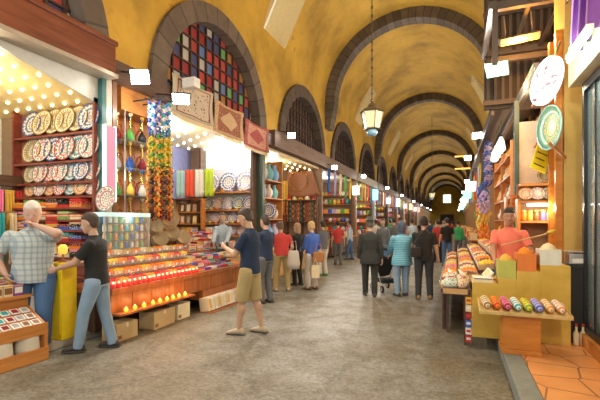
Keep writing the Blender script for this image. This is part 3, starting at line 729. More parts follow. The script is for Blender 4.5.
for zz, rr in ((3.1, .17), (2.56, .19)):
    MB().tube([(bcx+rr*cos(i*pi/8), bcy+rr*sin(i*pi/8), zz) for i in range(17)], .008).build('ring', IRON, t)
    for q in range(2): MB().cyl((bcx-rr*cos(q*pi/2), bcy-rr*sin(q*pi/2), zz), (bcx+rr*cos(q*pi/2), bcy+rr*sin(q*pi/2), zz), .007).build('spoke', IRON, t)
def bunch(n, rr, cols, L, nb, z, what, cat, nm, grp, sc):
    for i in range(n):
        c1, c2 = cols[i % len(cols)]; a = i*2*pi/n; r_ = rr*(1 if i % 2 else .82)
        spawn('%s%s' % (nm+grp[:3], c1), beads_proto(c1, c2, nb, L), nm, f'{c1} and {c2} {what}, {ORD[i+1]} round the ring anticlockwise', cat, (bcx+r_*cos(a), bcy+r_*sin(a), z+.04*sin(i*2.3)), (0, 0, i), sc, grp)
bunch(14, .17, [('blue', 'white'), ('teal', 'white'), ('lilac', 'blue')], .5, 20, 3.66, 'bead string of the top bunch', 'beads', 'bead_string', 'blue and white strings', (1.1, 1.1, 1))
bunch(20, .18, [('yellow', 'green'), ('gold', 'yellow'), ('green', 'gold')], .58, 20, 3.06, 'bead string of the middle bunch', 'beads', 'bead_string', 'green and yellow strings', (1.3, 1.3, 1))
bunch(20, .2, [('brown', 'orange'), ('orange', 'gold'), ('maroon', 'brown'), ('black', 'brown')], .76, 26, 2.5, 'dried pepper string of lowest bunch', 'peppers', 'pepper_string', 'pepper strings', (1.4, 1.4, 1))
# carpets over the fascia
def carpet(p0, p1, z0, z1, M, label, dx=.16):
    y0, y1 = p0, p1; w_ = y1-y0; h = z1-z0
    m = MB().sheet(lambda u, v: (.02*sin(u*5+v*9)+.012*sin(v*15), v*w_, (1-u)*h-.03*sin(v*3.1)), 10, 16, .02)
    o = m.build('carpet', M, None, True, (XL+dx, y0, z0)); tag(o, label, 'carpet')
    m = MB()
    for q in range(int(w_/.05)): m.box(-.006, .006, q*.05, q*.05+.03, -.08-.03*sin(3.1*q*.05/w_), .0-.03*sin(3.1*q*.05/w_))
    m.build('fringe', cl('cream'), o); return o
carpet(6.45, 7.86, 3.8, 4.55, m_carpet('carpet_large', (.2, .03, .05), (.5, .45, .34), (.55, .47, .36), 11), 'large cream and dark red carpet hanging nearest the floodlights over the shop')
carpet(7.93, 9.28, 3.72, 4.46, m_carpet('carpet_beige', (.5, .32, .17), (.56, .4, .24), (.3, .12, .08), 11), 'beige flower-patterned carpet hanging in the middle of three over shop')
carpet(9.36, 10.8, 3.66, 4.36, m_carpet('carpet_red', (.32, .05, .06), (.38, .1, .1), (.55, .3, .22), 11), 'rosy red carpet hanging farthest right of the three over the shop')
# floodlights
def flood(p, aim, label, nm='flood_light', col=(1, .97, .9), e=22, sc=1.0, arm=None):
    t = empty(nm, p); d = (Vector(aim)-Vector(p)).normalized(); q = d.to_track_quat('-Z', 'Y'); t.rotation_euler = q.to_euler(); t.scale = (sc,)*3; tag(t, label, 'floodlight')
    DK = mat('lamp_housing', (.05, .055, .06), .45, .4)
    MB().add([(x*a, y*b_, z) for z, a, b_ in ((0, .16, .12), (.1, .1, .07)) for x, y in ((-1, -1), (1, -1), (1, 1), (-1, 1))], [(4, 5, 6, 7), (0, 1, 5, 4), (1, 2, 6, 5), (2, 3, 7, 6), (3, 0, 4, 7), (3, 2, 1, 0)]).build('housing', DK, t)
    MB().box(-.145, .145, -.105, .105, -.008, -.001).build('lamp_glass', mat('flood_glass_%s%g' % (col, e), col, emit=e, ecol=col, var=.01), t)
    m = MB()
    for i in range(5): m.box(-.1+i*.045, -.09+i*.045, -.06, .06, .1, .13)
    m.build('cooling_fins', DK, t); MB().tube([(-.17, 0, .04), (-.17, 0, .18), (.17, 0, .18), (.17, 0, .04)], .008).build('bracket', DK, t)
    return t
IRON = mat('iron', (.04, .04, .045), .5, .5)
def arm(p0, p1, label):
    o = MB().tube([p0, (Vector(p0)+Vector(p1))/2+Vector((0, 0, .03)), p1], .018).build('lamp_bracket', IRON); tag(o, label, 'bracket', 'iron lamp brackets'); return o
for i, p in enumerate(FL_L):
    lab = ['white floodlight glaring above the orange panel beside the mahogany fascia', 'white floodlight above the largest carpet, lower of the first pair', 'floodlight shining before the second brown window on the left', 'floodlight below the third brown window over the blue-white shop'][i] if i < 4 else f'distant floodlight on the left wall, {ORD[i+1]} from the camera'
    if i < 2: aim = p+Vector((.35, -.85, -.35)) if i == 0 else p+Vector((.35, -.5, -.8))
    else: aim = p+Vector((.25, -1, -.1))
    flood(p, aim, lab, sc=1.0 if i < 2 else .8)
    arm((XL+.1, p.y+.12, p.z+.2), p+Vector((-.02, .05, .02)), f'thin iron bracket of the {ORD[i+1]} floodlight from the camera on the left')
t = empty('speaker', (-4.98, 6.75, 4.3)); tag(t, 'small white box on bracket beside the lower floodlight', 'box'); MB().box(-.15, .15, -.1, .1, 0, .2).build('box_body', mat('white_plastic', (.8, .8, .78), .4), t, bevel=.01); MB().box(-.3, -.1, -.02, .02, .06, .1).build('bracket', IRON, t)

# long wooden counter
XC = -4.25
t = empty('shop_counter', (XC, 4.0, 0)); tag(t, 'long orange-brown wooden counter running along the sweet and textile shop', 'counter')
CW = m_wood('counter_wood', (.27, .08, .02), (.44, .155, .04), .35, (1, 5, .7))
MB().box(-.9, 0, .05, 3.6, .62, .70).build('worktop', CW, t, bevel=.008)
for i in range(9):
    MB().box(-.05, -.02, .05+i*.39, .43+i*.39, .36, .62).build('front_panel', CW, t, bevel=.006)
MB().box(-.9, -.3, .05, 3.6, .1, .62).build('carcass', mat('dark_carcass', (.07, .035, .02), .6), t); MB().box(-.3, 0, 2.1, 3.6, .18, .36).build('toe_board', CW, t)
for i in range(8): MB().lathe([(.012, 0), (.008, .015)], (-.017, .24+i*.39, .33), 8, 'x').build('knob', mat('brass', (.75, .5, .12), .25, .9), t)
# tiered sweets display
t = empty('sweet_display', (XC, 4.05, .70)); tag(t, 'stepped clear display rack holding rows of sweets on the wooden counter', 'rack')
ACR = mat('acrylic', (.8, .85, .85), .08, alpha=.16)
for r in range(4): MB().box(-.04-.1*(r+1), -.04-.1*r, 0, 1.95, .0, .012+.125*r).build('step', mat('step_red', (.3, .1, .05), .5), t)
def tray_proto(c, kind):
    def f():
        s = .085; m = MB(); m.box(-s, s, -s, s, 0, .008)
        for a in ((-s, -s+.005, -s, s), (s-.005, s, -s, s), (-s, s, -s, -s+.005), (-s, s, s-.005, s)): m.box(a[0], a[1], a[2], a[3], .008, .05)
        m2 = MB(); rnd = random.Random(len(c)*7)
        for i in range(4):
            for j in range(4):
                x, y = -.06+i*.04, -.06+j*.04
                if kind == 'cube': m2.cbox((x, y, .035+.012*rnd.random()), .034, .034, .04)
                else: m2.ball((x, y, .04+.012*rnd.random()), .022, 7, 5)
        o = MB().box(s+.001, s+.004, -.018, .018, .02, .045)
        return [('sweet_tray', m.mesh('tray', mat('acrylic', (.8, .85, .85), .08, alpha=.16)), None), ('sweets', m2.mesh('sweets', mat('sweet_'+c, COLS[c], .25, emit=.0), kind != 'cube'), 0), ('price_card', o.mesh('card', cm('white')), 0)]
    return f
for r in range(4):
    for i in range(11):
        c = [['red', 'red', 'orange'], ['yellow', 'orange', 'orange'], ['orange', 'yellow', 'red'], ['gold', 'cream', 'orange']][r][(i*5+r) % 3]
        o = spawn('tray%s%d' % (c, r % 2), tray_proto(c, 'cube' if r % 2 else 'ball'), 'sweet_tray', f'clear tray of {c} sweets, {ORD[i+1]} from left in {["front", "second", "third", "back"][r]} row of counter', 'sweet tray', (XC-.09-.1*r, 4.14+i*.176, .7135+.125*r), (0, 0, 0), (.57, 1, 1.7), 'trays of sweets on the counter')
# little red glass lamps along the counter edge and below it
def tealight_proto(c, e):
    def f():
        b = MB().lathe([(.02, 0), (.035, .012), (.042, .045), (.034, .07)], n=12); w_ = MB().lathe([(.012, .062), (.016, .08), (.004, .1)], n=8)
        return [('glass_lamp', b.mesh('b', mat('lampglass_'+c, COLS[c], .2, emit=e*.22, ecol=COLS[c]), True), None), ('bulb', w_.mesh('w', mat('lampbulb', (1, .7, .3), emit=e, ecol=(1, .62, .25)), True), 0)]
    return f
for i in range(20):
    spawn('tlr', tealight_proto('red', 2.5), 'glass_lamp', f'small glowing red glass lamp, {ORD[i+1]} from left along the counter front edge', 'lamp', (XC+.0-.03, 4.1+i*.098, .701), (0, 0, 0), .95, 'red glass lamps on the counter edge')
LS = [on_x(126, 304, XC+.1), on_x(135, 303, XC+.1), on_x(144, 305, XC+.1), on_x(153, 301, XC+.1), on_x(160, 304, XC+.1), on_x(167, 301, XC+.1), on_x(173, 297, XC+.1), on_x(179, 296, XC+.1), on_x(185, 294, XC+.1)]
for i, p in enumerate(LS):
    p.z = .385
    spawn('tlo', tealight_proto('orange', 14), 'glass_lamp', f'glowing amber glass lamp, {ORD[i+1]} from left on the ledge below the counter', 'lamp', p, (0, 0, 0), .72, 'amber lamps on the ledge')
MB().box(XC-.02, XC+.16, LS[0].y-.15, LS[-1].y+.2, .355, .383).build('trim_46', CW, None).__setitem__('kind', 'structure')
for i in (0, 2, 4, 6, 8): light('lamp_bulb', LS[i]+Vector((.08, 0, .07)), 1.3, (1, .5, .18), .03)
for i in range(4): light('lamp_bulb', (XC+.1, 4.3+i*.5, .82), 1.5, (1, .3, .12), .03)
# textiles on the counter
for r in range(5):
    for i in range(7):
        nst = [1, 2, 3, 3, 4][r]+((i*3+r) % 3)
        for k in range(nst):
            c = random.choice(['red', 'white', 'purple', 'teal', 'cream', 'maroon', 'blue', 'pink', 'orange', 'cream', 'black'])
            cloth(c, (XC-.16-.18*r, 6.2+i*.2+.02*(r % 2), .7015+.0465*k), f'folded {c} cloth, {ORD[k+1]} up in {ORD[i+1]} stack, {["front", "second", "third", "fourth", "back"][r]} row of counter', 'folded cloths on the counter', pi/2+random.uniform(-.1, .1), (.74, .86, 1), random.choice(['plain', 'stripes', 'spots']))
# a second deeper table behind with heaps of folded goods
t = empty('inner_table', (-6.3, 6.6, .1)); tag(t, 'inner wooden table heaped with folded goods behind the long counter', 'table')
MB().box(-.45, .75, 0, 3.1, .78, .82).build('tabletop', CW, t)
for x_ in (-.4, .7):
    for y_ in (.05, 3.0): MB().box(x_-.03, x_+.03, y_-.03, y_+.03, 0, .78).build('leg', CW, t)
def sbox_proto(c, c2):
    def f(): return [('b', MB().box(-.09, .09, -.13, .13, 0, .05).mesh('b', cm(c)), None), ('print', MB().box(.09, .092, -.1, .1, .01, .04).mesh('p', cm(c2)), 0), ('lid_print', MB().box(-.06, .06, -.09, .09, .05, .052).mesh('l', cm(c2)), 0)]
    return f
st = MB()
for r in range(3): st.box(-.45, .75-.3*(r+1)+.3, 0.02, 3.05, .82+.13*r if r else .82, .83+.13*r)
st.build('stepped_riser', CW, t)
for r in range(3):
    for i in range(10):
        for k in range(3+(i+r) % 3):
            c = random.choice(['red', 'white', 'cream', 'cream', 'maroon', 'pink', 'brown', 'grey', 'gold']); c2 = random.choice(['white', 'gold', 'red', 'blue'])
            spawn('sbox'+c+c2, sbox_proto(c, c2), 'sweet_box', f'{c} box with {c2} print, {ORD[k+1]} up in {ORD[i+1]} stack, {["front", "middle", "back"][r]} inner table row', 'box', (-5.72-.3*r, 6.78+i*.3, .932+.13*r+.0525*k), (0, 0, random.uniform(-.1, .1)), 1, 'sweet boxes on the inner table')
# glass display case
t = empty('glass_case', (-4.62, 4.26, 0)); tag(t, 'lit glass display case of small jars standing left of the sweets', 'display case')
AL = mat('aluminium', (.6, .62, .62), .3, .8); CW2 = .9; CD = .3
CZ = (1.2, 1.33, 1.46, 1.59)
for x_ in (-CD+.02, 0):
    for y_ in (.01, CW2-.01): MB().box(x_-.01, x_+.01, y_-.01, y_+.01, 1.18, 1.72).build('frame_post', AL, t)
for z in CZ: MB().box(-CD+.02, -.012, .01, CW2-.01, z-.006, z).build('glass_shelf', GLS, t)
MB().box(-CD, .012, -.005, CW2+.005, 1.15, 1.19).build('base_tray', AL, t)
MB().box(-CD, .015, -.01, CW2+.01, 1.68, 1.74).build('lit_header', mat('case_header', (.5, .75, .75), .3, emit=.4, ecol=(.6, .9, .9)), t)
MB().box(.011, .014, .02, CW2-.02, 1.2, 1.68).build('front_glass', mat('clear_glass', (.9, 1, 1), .03, alpha=.1), t)
MB().box(-CD+.004, -CD+.008, .02, CW2-.02, 1.2, 1.68).build('back_glass', mat('milk_glass', (.12, .22, .24), .3), t)
for y_ in (.1, CW2-.1): MB().box(-CD+.02, 0, y_-.03, y_+.03, .71, 1.15).build('leg', AL, t)
for r, z in enumerate(CZ):
    for i in range(8):
        c = ['green', 'teal', 'blue', 'cream', 'orange', 'yellow', 'white'][(i*4+r*3) % 7]
        spawn('jar%s' % c, jar_proto(c), 'small_jar', f'{c} lidded jar, {ORD[i+1]} from left on {["bottom", "second", "third", "top"][r]} shelf of glass case', 'jar', (-4.7, 4.34+i*.105, z+.001), (0, 0, 0), .8, 'jars in the glass case')
light('case_light', (-4.55, 4.7, 1.66), 1.5, (.8, 1, .95), .03)
# cartons and white books below the counter
KR = mat('cardboard', (.55, .38, .18), .8)
def carton(loc, s, label, rz=0, M=None):
    o = MB().box(-s[0]/2, s[0]/2, -s[1]/2, s[1]/2, 0, s[2]).build('cardboard_box', M or KR, None, bevel=.004, loc=loc); o.rotation_euler.z = rz; tag(o, label, 'box')
    MB().box(-s[0]/2-.001, s[0]/2+.001, -.02, .02, s[2]-.06, s[2]+.001).build('tape', cm('cream'), o)
    MB().box(s[0]/2, s[0]/2+.002, -s[1]/2+.02, -s[1]/2+.09, .03, .08).build('handle_slot', cm('brown'), o); return o
p = on_z(146, 329); carton((XC-.05, 4.98, 0), (.28, .5, .25), 'open brown cardboard carton under the amber lamps below the counter', .05)
carton((XC-.06, 4.25, 0), (.26, .38, .23), 'small brown carton farthest left below the counter')
carton((XC-.06, 5.5, 0), (.22, .32, .25), 'pale carton right of the brown carton below the counter', 0, cm('cream'))
for i in range(15):
    c = 'white' if i % 3 else 'cream'
    o = MB().box(-.1, .1, -.045, .045, 0, .24).build('rolled_book', cm(c), None, bevel=.01, loc=(XC+.13, 6.02+i*.103, .015)); o.rotation_euler = (0, -.14, 0)
    o.rotation_euler.x = .05*sin(i*3); tag(o, f'{c} booklet standing {ORD[i+1]} from left in the row at the counter foot', 'booklet', 'booklets at the counter foot')
    MB().box(.1, .102, -.03, .03, .05, .2).build('cover_print', cm('cream' if c == 'white' else 'gold'), o)
MB().box(XC-.02, XC+.28, 5.96, 7.6, 0, .014).build('trim_47', CW).__setitem__('kind', 'structure')
# straw basket items and white cloth rabbits among the goods: round woven baskets
def basket_proto():
    m = MB().lathe([(.11, 0), (.15, .05), (.165, .14), (.15, .2), (.155, .215), (.14, .2), (.1, .05)], n=20); r = MB().lathe([(.15, .2), (.163, .205), (.163, .222), (.15, .225)], n=20, ring=True)
    return [('b', m.mesh('basket', mat('straw', (.68, .55, .36), .8, bump=.8, scale=45, var=.35), True), None), ('rim', r.mesh('rim', mat('straw_dark', (.42, .3, .16), .8), True), 0)]
for i, (px, py, Y) in enumerate([(153, 225, 5.75), (166, 219, 6.0), (170, 232, 6.0), (181, 237, 6.35), (158, 238, 5.6)]):
    p = on_x(px, py, -5.05); 
    spawn('bask', basket_proto, 'straw_basket', ['cream straw basket hung low left below the pepper strings', 'large upright straw basket below the pepper strings', 'straw basket leaning beneath the large upright one', 'straw basket farthest right beside the folded cloths', 'lowest straw basket behind the sweets'][i], 'basket', (p.x, p.y, p.z-.08), (0, 1.1, -.6), 1.15 if i == 1 else .9)
# bags behind the baskets: dark red pouches
for i, px in enumerate((150, 158, 167, 176)):
    p = on_x(px, 243, -5.27); o = MB().loft([((0, 0, 0), (.12, 0, 0), (0, .12, 0)), ((0, 0, .1), (.14, 0, 0), (0, .14, 0)), ((0, 0, .2), (.1, 0, 0), (0, .1, 0)), ((0, 0, .25), (.03, 0, 0), (0, .03, 0)), ((0, 0, .3), (.06, 0, 0), (0, .06, 0))], 12).build('cloth_pouch', cl('maroon' if i % 2 else 'brown'), None, True, (p.x, p.y, 1.1)); tag(o, f'{"maroon" if i % 2 else "brown"} tied pouch, {ORD[i+1]} from left behind the trays of sweets', 'pouch')
    MB().lathe([(.034, .245), (.04, .25), (.034, .262)], n=10).build('tie', cm('gold'), o)
    MB().box(-.1, .1, -.1, .1, -.999, -.001).build('pedestal', DKWOOD, o)
# picture rack
p0 = on_y(176, 200, 10.4); p1 = on_y(207, 232, 10.4)
t = empty('postcard_rack', (p0.x, 9.95, 0)); tag(t, 'wooden rack of framed pictures between the towels and the plate shelves', 'rack')
W_ = p1.x-p0.x+.1
for z in (1.2, 1.55, 1.9, 2.3): MB().box(0, W_, -.02, .2, z-.03, z).build('shelf', ORWOOD, t)
for x_ in (0, W_): MB().box(x_-.02, x_+.02, 0, .2, .1, 2.3).build('side', ORWOOD, t)
for r, z in enumerate((1.2, 1.55, 1.9)):
    for i in range(5):
        o = MB().box(-.07, .07, -.008, .008, 0, .24).build('framed_picture', cm(['orange', 'brown', 'gold'][(i+r) % 3]), None, loc=(p0.x+.11+i*(W_-.15)/5, 9.99, z+.001)); o.rotation_euler.x = -.1
        MB().box(-.05, .05, -.011, -.008, .03, .21).build('picture', cm(['cream', 'white', 'grey'][(i+2*r) % 3]), o); tag(o, f'small framed picture, {ORD[i+1]} from left on {["bottom", "middle", "top"][r]} shelf of the picture rack', 'picture', 'pictures on the rack')
# plate shelves on the far partition
t = empty('plate_shelf', (0, YB1, 0)); tag(t, 'wooden plate shelf with pale plates under a bright lit panel', 'shelf')
ps = [2.5, 1.97, 1.56, 1.2]
xa, xb = -7.25, XL-.12
for z in ps: MB().box(xa, xb, -.3, 0, z-.04, z).build('shelf', ORWOOD, t, bevel=.004)
for x_ in (xa, xb): MB().box(x_-.03, x_+.03, -.32, 0, .1, 3.86).build('side', DKWOOD, t)
MB().box(xa+.03, xb-.03, -.03, -.005, 3.22, 3.84).build('lit_panel', mat('lit_panel', (1, .98, .92), emit=2.2, ecol=(1, .97, .9)), t)
MB().box(xa+.03, xb-.03, -.02, -.003, .1, 3.22).build('back_panel', mat('pale_back', (.55, .56, .62), .5), t)
L = [[6, 0, 6], [3, 4, 6, 3, 0], [4, 6, 1, 6, 0, 6], [0, 4, 1, 6, 4, 0]]
for r, z in enumerate(ps):
    n = len(L[r]); sc = [1.45, 1.0, .78, .7][r]
    for i, k in enumerate(L[r]):
        x_ = xa+(i+.5)*(xb-xa)/n; plate(k, (x_, YB1-.14, z+.2*sc+.005), .2, sc, f'{PLN[k]} plate, {ORD[i+1]} from left, {ORD[r+1]} shelf down below the lit panel', 'plates below the lit panel')
    for i in range(n+2):
        if r > 2: break
        c = ['white', 'yellow', 'orange', 'lilac'][i % 4]
        o = spawn('bowl'+c, lambda c=c: [('b', MB().lathe([(.03, 0), (.035, .01), (.075, .07), (.07, .07), (.03, .02)], n=14).mesh('bowl', cm(c, .2), True), None)], 'small_bowl', f'small {c} bowl, {ORD[i+1]} from left on {ORD[r+1]} shelf below the lit panel', 'bowl', (xa+.12+i*(xb-xa-.2)/(n+2), YB1-.25, z+.001), (0, 0, 0), .9, 'bowls on the plate shelves')
struct('trim_44', MB().box(XL-.12, XL+.1, 10.55, 10.72, .1, 4.0), mat('dark_green_post', (.05, .09, .07), .4))
# ---- vase shelf beside the dark green post and shop C
t = empty('vase_shelf', (XL-.05, 10.75, 0)); tag(t, 'narrow wooden open shelf with blue and white vases beside the green post', 'shelf')
vz_ = [1.1, 1.7, 2.35, 2.9]
for z in vz_: MB().box(-.45, .12, 0, 1.35, z-.035, z).build('shelf', ORWOOD, t)
for y_ in (0, 1.35): MB().box(-.45, .1, y_-.02, y_+.02, .1, 3.6).build('side', ORWOOD, t)
def vase_proto(c):
    def f():
        return [('v', MB().lathe([(.06, 0), (.1, .04), (.14, .16), (.13, .26), (.06, .36), (.045, .42), (.075, .46), (.06, .455)], n=16).mesh('v', mat('vase_'+c, {'blue': (.2, .45, .75), 'teal': (.25, .65, .72), 'lilac': (.6, .62, .85)}.get(c, COLS[c]), .15), True), None),
                ('rim', MB().lathe([(.07, .455), (.078, .46), (.07, .468)], n=16).mesh('r', cm('blue', .2), True), 0), ('foot', MB().lathe([(.065, -.0), (.07, .006), (.063, .02)], n=16).mesh('f', cm('blue', .2), True), 0)]
    return f
for r, z in enumerate(vz_):
    for i in range(3):
        c = ['teal', 'blue', 'lilac', 'white'][(i+r) % 4]
        spawn('vase'+c, vase_proto(c), 'vase', f'{c} vase, {ORD[i+1]} from left on {["lowest", "lower", "upper", "top"][r]} shelf beside the green post', 'vase', (XL-.12, 11.0+i*.42, z+.001), (0, 0, 0), 1.15 if r == 3 else .95, 'vases beside the green post')
plate(0, (XL+.1, 10.95, 1.95), .1, 1.2, 'blue-patterned plate hung on the vase shelf between the vases', None, .4)
# shop C far partition: leather saddle-like brown hanging, gold cloths, hats, necklaces
YC = 16.38
t = empty('hanging_leather', (-6.3, YC-.2, 2.75)); tag(t, 'large brown leather hide hanging with necklaces above the row of caps', 'leather')
MB().sheet(lambda u, v: ((v-.5)*(1.1+.75*u), .05*sin(v*9), 1.15*(1-u)-.1*sin(pi*v)), 8, 14, .03).build('hide', mat('leather', (.3, .12, .06), .5, bump=.3), t, True)
MB().tube([(.42*sin(a), -.09, .62+.42*cos(a)) for a in [i*2*pi/18 for i in range(19)]], .022).build('necklace', mat('brass', (.75, .5, .12), .25, .9), t, True)
for i in range(3):
    c = ['gold', 'yellow', 'gold'][i]
    spawn('goldcloth%d' % i, lambda c=c, i=i: [('g', MB().sheet(lambda u, v: ((v-.5)*.34, .03*sin(v*12), -u*1.5), 6, 10, .01).mesh('g', m_cloth('brocade%d' % i, COLS[c], COLS['brown'], 'spots', 50), True), None)], 'brocade_cloth', f'golden brocade cloth, {ORD[i+1]} from left beside the brown leather hide', 'cloth', (-5.9+i*-.01-1.1+i*.02 if i == 0 else (-7.35+i*.0 if i == 1 else -7.7), YC-.25, 3.4-.1*i))
t = empty('cap_shelf', (0, YC-.02, 0)); tag(t, 'dark shelf wall with caps and hanging strings at the third shop', 'shelf')
for z in (2.55, 1.6, 1.0): MB().box(-7.6, XL-.1, -.3, 0, z-.04, z).build('shelf', DKWOOD, t)
for x_ in (-7.6, -6.9, -6.2, XL-.12): MB().box(x_-.025, x_+.025, -.3, 0, .1, 2.6).build('divider', DKWOOD, t)
for i in range(7):
    c = ['white', 'cream', 'red', 'cream', 'gold', 'white', 'maroon'][i]
    spawn('cap'+c, lambda c=c: [('cap', MB().lathe([(.1, 0), (.105, .03), (.09, .1), (.05, .15), (.01, .17)], n=14).mesh('c', cl(c), True), None), ('band', MB().lathe([(.104, .0), (.11, .005), (.108, .03), (.1, .03)], n=14).mesh('b', cm('gold'), True), 0)], 'embroidered_cap', f'{c} embroidered cap, {ORD[i+1]} from left on the shelf under the leather hide', 'cap', (-7.4+i*.29, YC-.17, 2.552), (0, 0, 0), 1.1)
for i in range(16):
    c1, c2 = [('red', 'maroon'), ('orange', 'brown'), ('teal', 'black'), ('maroon', 'gold')][i % 4]
    spawn('bc'+c1, beads_proto(c1, c2, 20, .7), 'bead_string', f'{c1} bead necklace, {ORD[i+1]} from left hanging under the row of caps', 'beads', (-7.45+i*.128, YC-.33, 2.42), (0, 0, i), (1.3, 1.3, 1), 'necklaces under the caps')
# tables of the third shop
t = empty('drawer_counter', (-4.75, 7.75, 0)); tag(t, 'pale wooden drawer counter behind the man in navy shirt', 'counter')
LW = m_wood('light_wood', (.46, .25, .09), (.62, .38, .16), .45, (1, 3, 6))
MB().box(-.5, 0, 0, 5.0, .02, .78).build('body', LW, t); MB().box(-.52, .03, -.02, 5.02, .78, .83).build('worktop', LW, t, bevel=.005)
for i in range(7):
    for z in (.08, .3, .52):
        d_ = MB().box(0, .018, .03+i*.71, .69+i*.71, z, z+.2).build('drawer', LW, t, bevel=.004); MB().lathe([(.014, 0), (.01, .03)], (.018, .36+i*.71, z+.1), 8, 'x').build('knob', mat('brass', (.75, .5, .12), .25, .9), d_)
for i in range(14):
    for r in range(1):
        for k in range(2+(i+r) % 2):
            c = ['white', 'cream', 'teal', 'lilac', 'orange', 'blue'][(i+2*r+k) % 6]
            cloth(c, (-4.92-.3*r, 7.95+i*.34, .8315+.0465*k), f'folded {c} cloth, {ORD[k+1]} up in {ORD[i+1]} stack, {["front", "back"][r]} row of drawer counter', 'cloths on the drawer counter', pi/2, .9)
# ================================================================ RIGHT SIDE
OLIVE = m_wood('olive_board', (.56, .35, .04), (.72, .48, .09), .45, (1, 3, 1))
HONEY = m_wood('honey_wood', (.46, .15, .015), (.6, .23, .035), .35, (1, 1, 5))
t = empty('stall_counter', (.2, 5.5, .152)); tag(t, 'large olive-yellow stepped wooden stall counter standing on the terracotta pavement', 'counter')
for x0, x1, zt in ((0, .3, .68), (.3, .5, .75), (.5, .75, .85), (.75, 1.06, .93)):
    MB().box(x0, x1, 0, .04, 0, zt).build('front_panel', OLIVE, t, bevel=.002); MB().box(x0, x1, .04, .36, zt-.12, zt).build('step', OLIVE, t)
MB().box(.02, 1.04, .36, .7, .66, .70).build('worktop', OLIVE, t); MB().box(.0, .03, .04, .7, 0, .66).build('side_panel', OLIVE, t); MB().box(1.03, 1.06, .04, .7, 0, .8).build('side_panel', OLIVE, t)
def spice_box(x0, x1, z0, z1, c, label, mound='orange', y0=5.5):
    t = empty('spice_box', ((x0+x1)/2, y0+.16, z0)); w_ = (x1-x0)/2; h = z1-z0; tag(t, label, 'box')
    m = MB(); m.box(-w_, w_, -.15, .15, 0, .01); m.box(-w_, w_, -.15, -.14, .01, h); m.box(-w_, w_, .14, .15, .01, h); m.box(-w_, -w_+.01, -.14, .14, .01, h); m.box(w_-.01, w_, -.14, .14, .01, h)
    m.build('box_body', cm(c) if isinstance(c, str) else c, t)
    MB().loft([((0, 0, h*.6), (w_-.012, 0, 0), (0, .135, 0)), ((0, 0, h), (w_-.02, 0, 0), (0, .12, 0)), ((0, 0, h+.05), (w_*.5, 0, 0), (0, .06, 0)), ((0, 0, h+.075), (w_*.1, 0, 0), (0, .012, 0))], 16).build('spice_mound', mat('spice_'+mound, COLS[mound], .9, bump=.7, scale=70, var=.2), t, True)['kind'] = 'stuff'
    return t
spice_box(.50, .695, .904, 1.125, mat('box_lime', (.5, .5, .1), .5), 'lime-yellow spice box with an orange mound on the stall counter', 'gold')
spice_box(.705, .91, 1.004, 1.215, mat('box_orange', (.75, .2, .03), .5), 'bright orange spice box in the middle of the stall counter', 'orange')
spice_box(.95, 1.17, 1.084, 1.27, mat('box_white', (.72, .72, .6), .5), 'greyish white spice box right of the orange one', 'cream')
t = empty('wooden_scoop', (.76, 5.9, 1.34)); tag(t, 'long wooden scoop laid slanting over the spice boxes', 'scoop'); t.rotation_euler = (0, -.28, .15)
MB().box(-.2, .36, -.02, .02, 0, .015).build('handle', m_wood('light_wood', (.46, .25, .09), (.62, .38, .16)), t, bevel=.004); MB().ball((.42, 0, .02), .05, 10, 8, 1.2, .8, .6).build('scoop_head', mat('spice_gold', COLS['gold'], .9, bump=.7, scale=70), t, True)
o = MB().box(-.11, .11, -.1, .1, 0, .06).build('paper_box', cm('cream'), None, bevel=.005, loc=(.33, 5.62, .834)); tag(o, 'flat cream paper box at the left end of the stall counter', 'box'); MB().box(-.112, .112, -.1, .1, .045, .062).build('lid', cm('white'), o)
# steel scale and box beside the pillar
t = empty('steel_scale', (1.34, 5.68, 0)); tag(t, 'steel shop scale on dark stand at the right end of the counter', 'scale')
ST = mat('brushed_steel', (.6, .6, .58), .3, .9)
MB().box(-.07, .18, -.03, .25, .152, 1.05).build('stand', mat('near_black', (.02, .02, .02), .5), t); MB().box(-.09, .2, -.05, .27, 1.05, 1.09).build('stand_top', mat('near_black', (.02, .02, .02), .5), t)
MB().box(-.06, .14, -.02, .2, 1.09, 1.22).build('body', ST, t, bevel=.01); MB().box(-.08, .16, -.04, .22, 1.235, 1.25).build('weighing_plate', ST, t, bevel=.004); MB().cyl((.04, .09, 1.21), (.04, .09, 1.24), .03).build('column', ST, t); MB().box(-.03, .1, -.026, -.02, 1.11, 1.16).build('display', cm('white'), t)
for i in range(4):
    o = spawn('bottlewhite', lambda: [('b', MB().lathe([(.025, 0), (.03, .01), (.03, .12), (.012, .16), (.012, .2)], n=12).mesh('b', cm('cream', .2), True), None), ('cap', MB().lathe([(.014, .2), (.014, .225), (.002, .227)], n=10).mesh('c', cm('red', .3), True), 0)], 'small_bottle', f'small pale bottle, {ORD[i+1]} from the floor in front of the dark scale stand', 'bottle', (1.33+.02*(i % 2), 5.57, .152+.0*i) if i < 1 else (1.33+.07*(i), 5.58, .152), (0, 0, 0), 1.1)
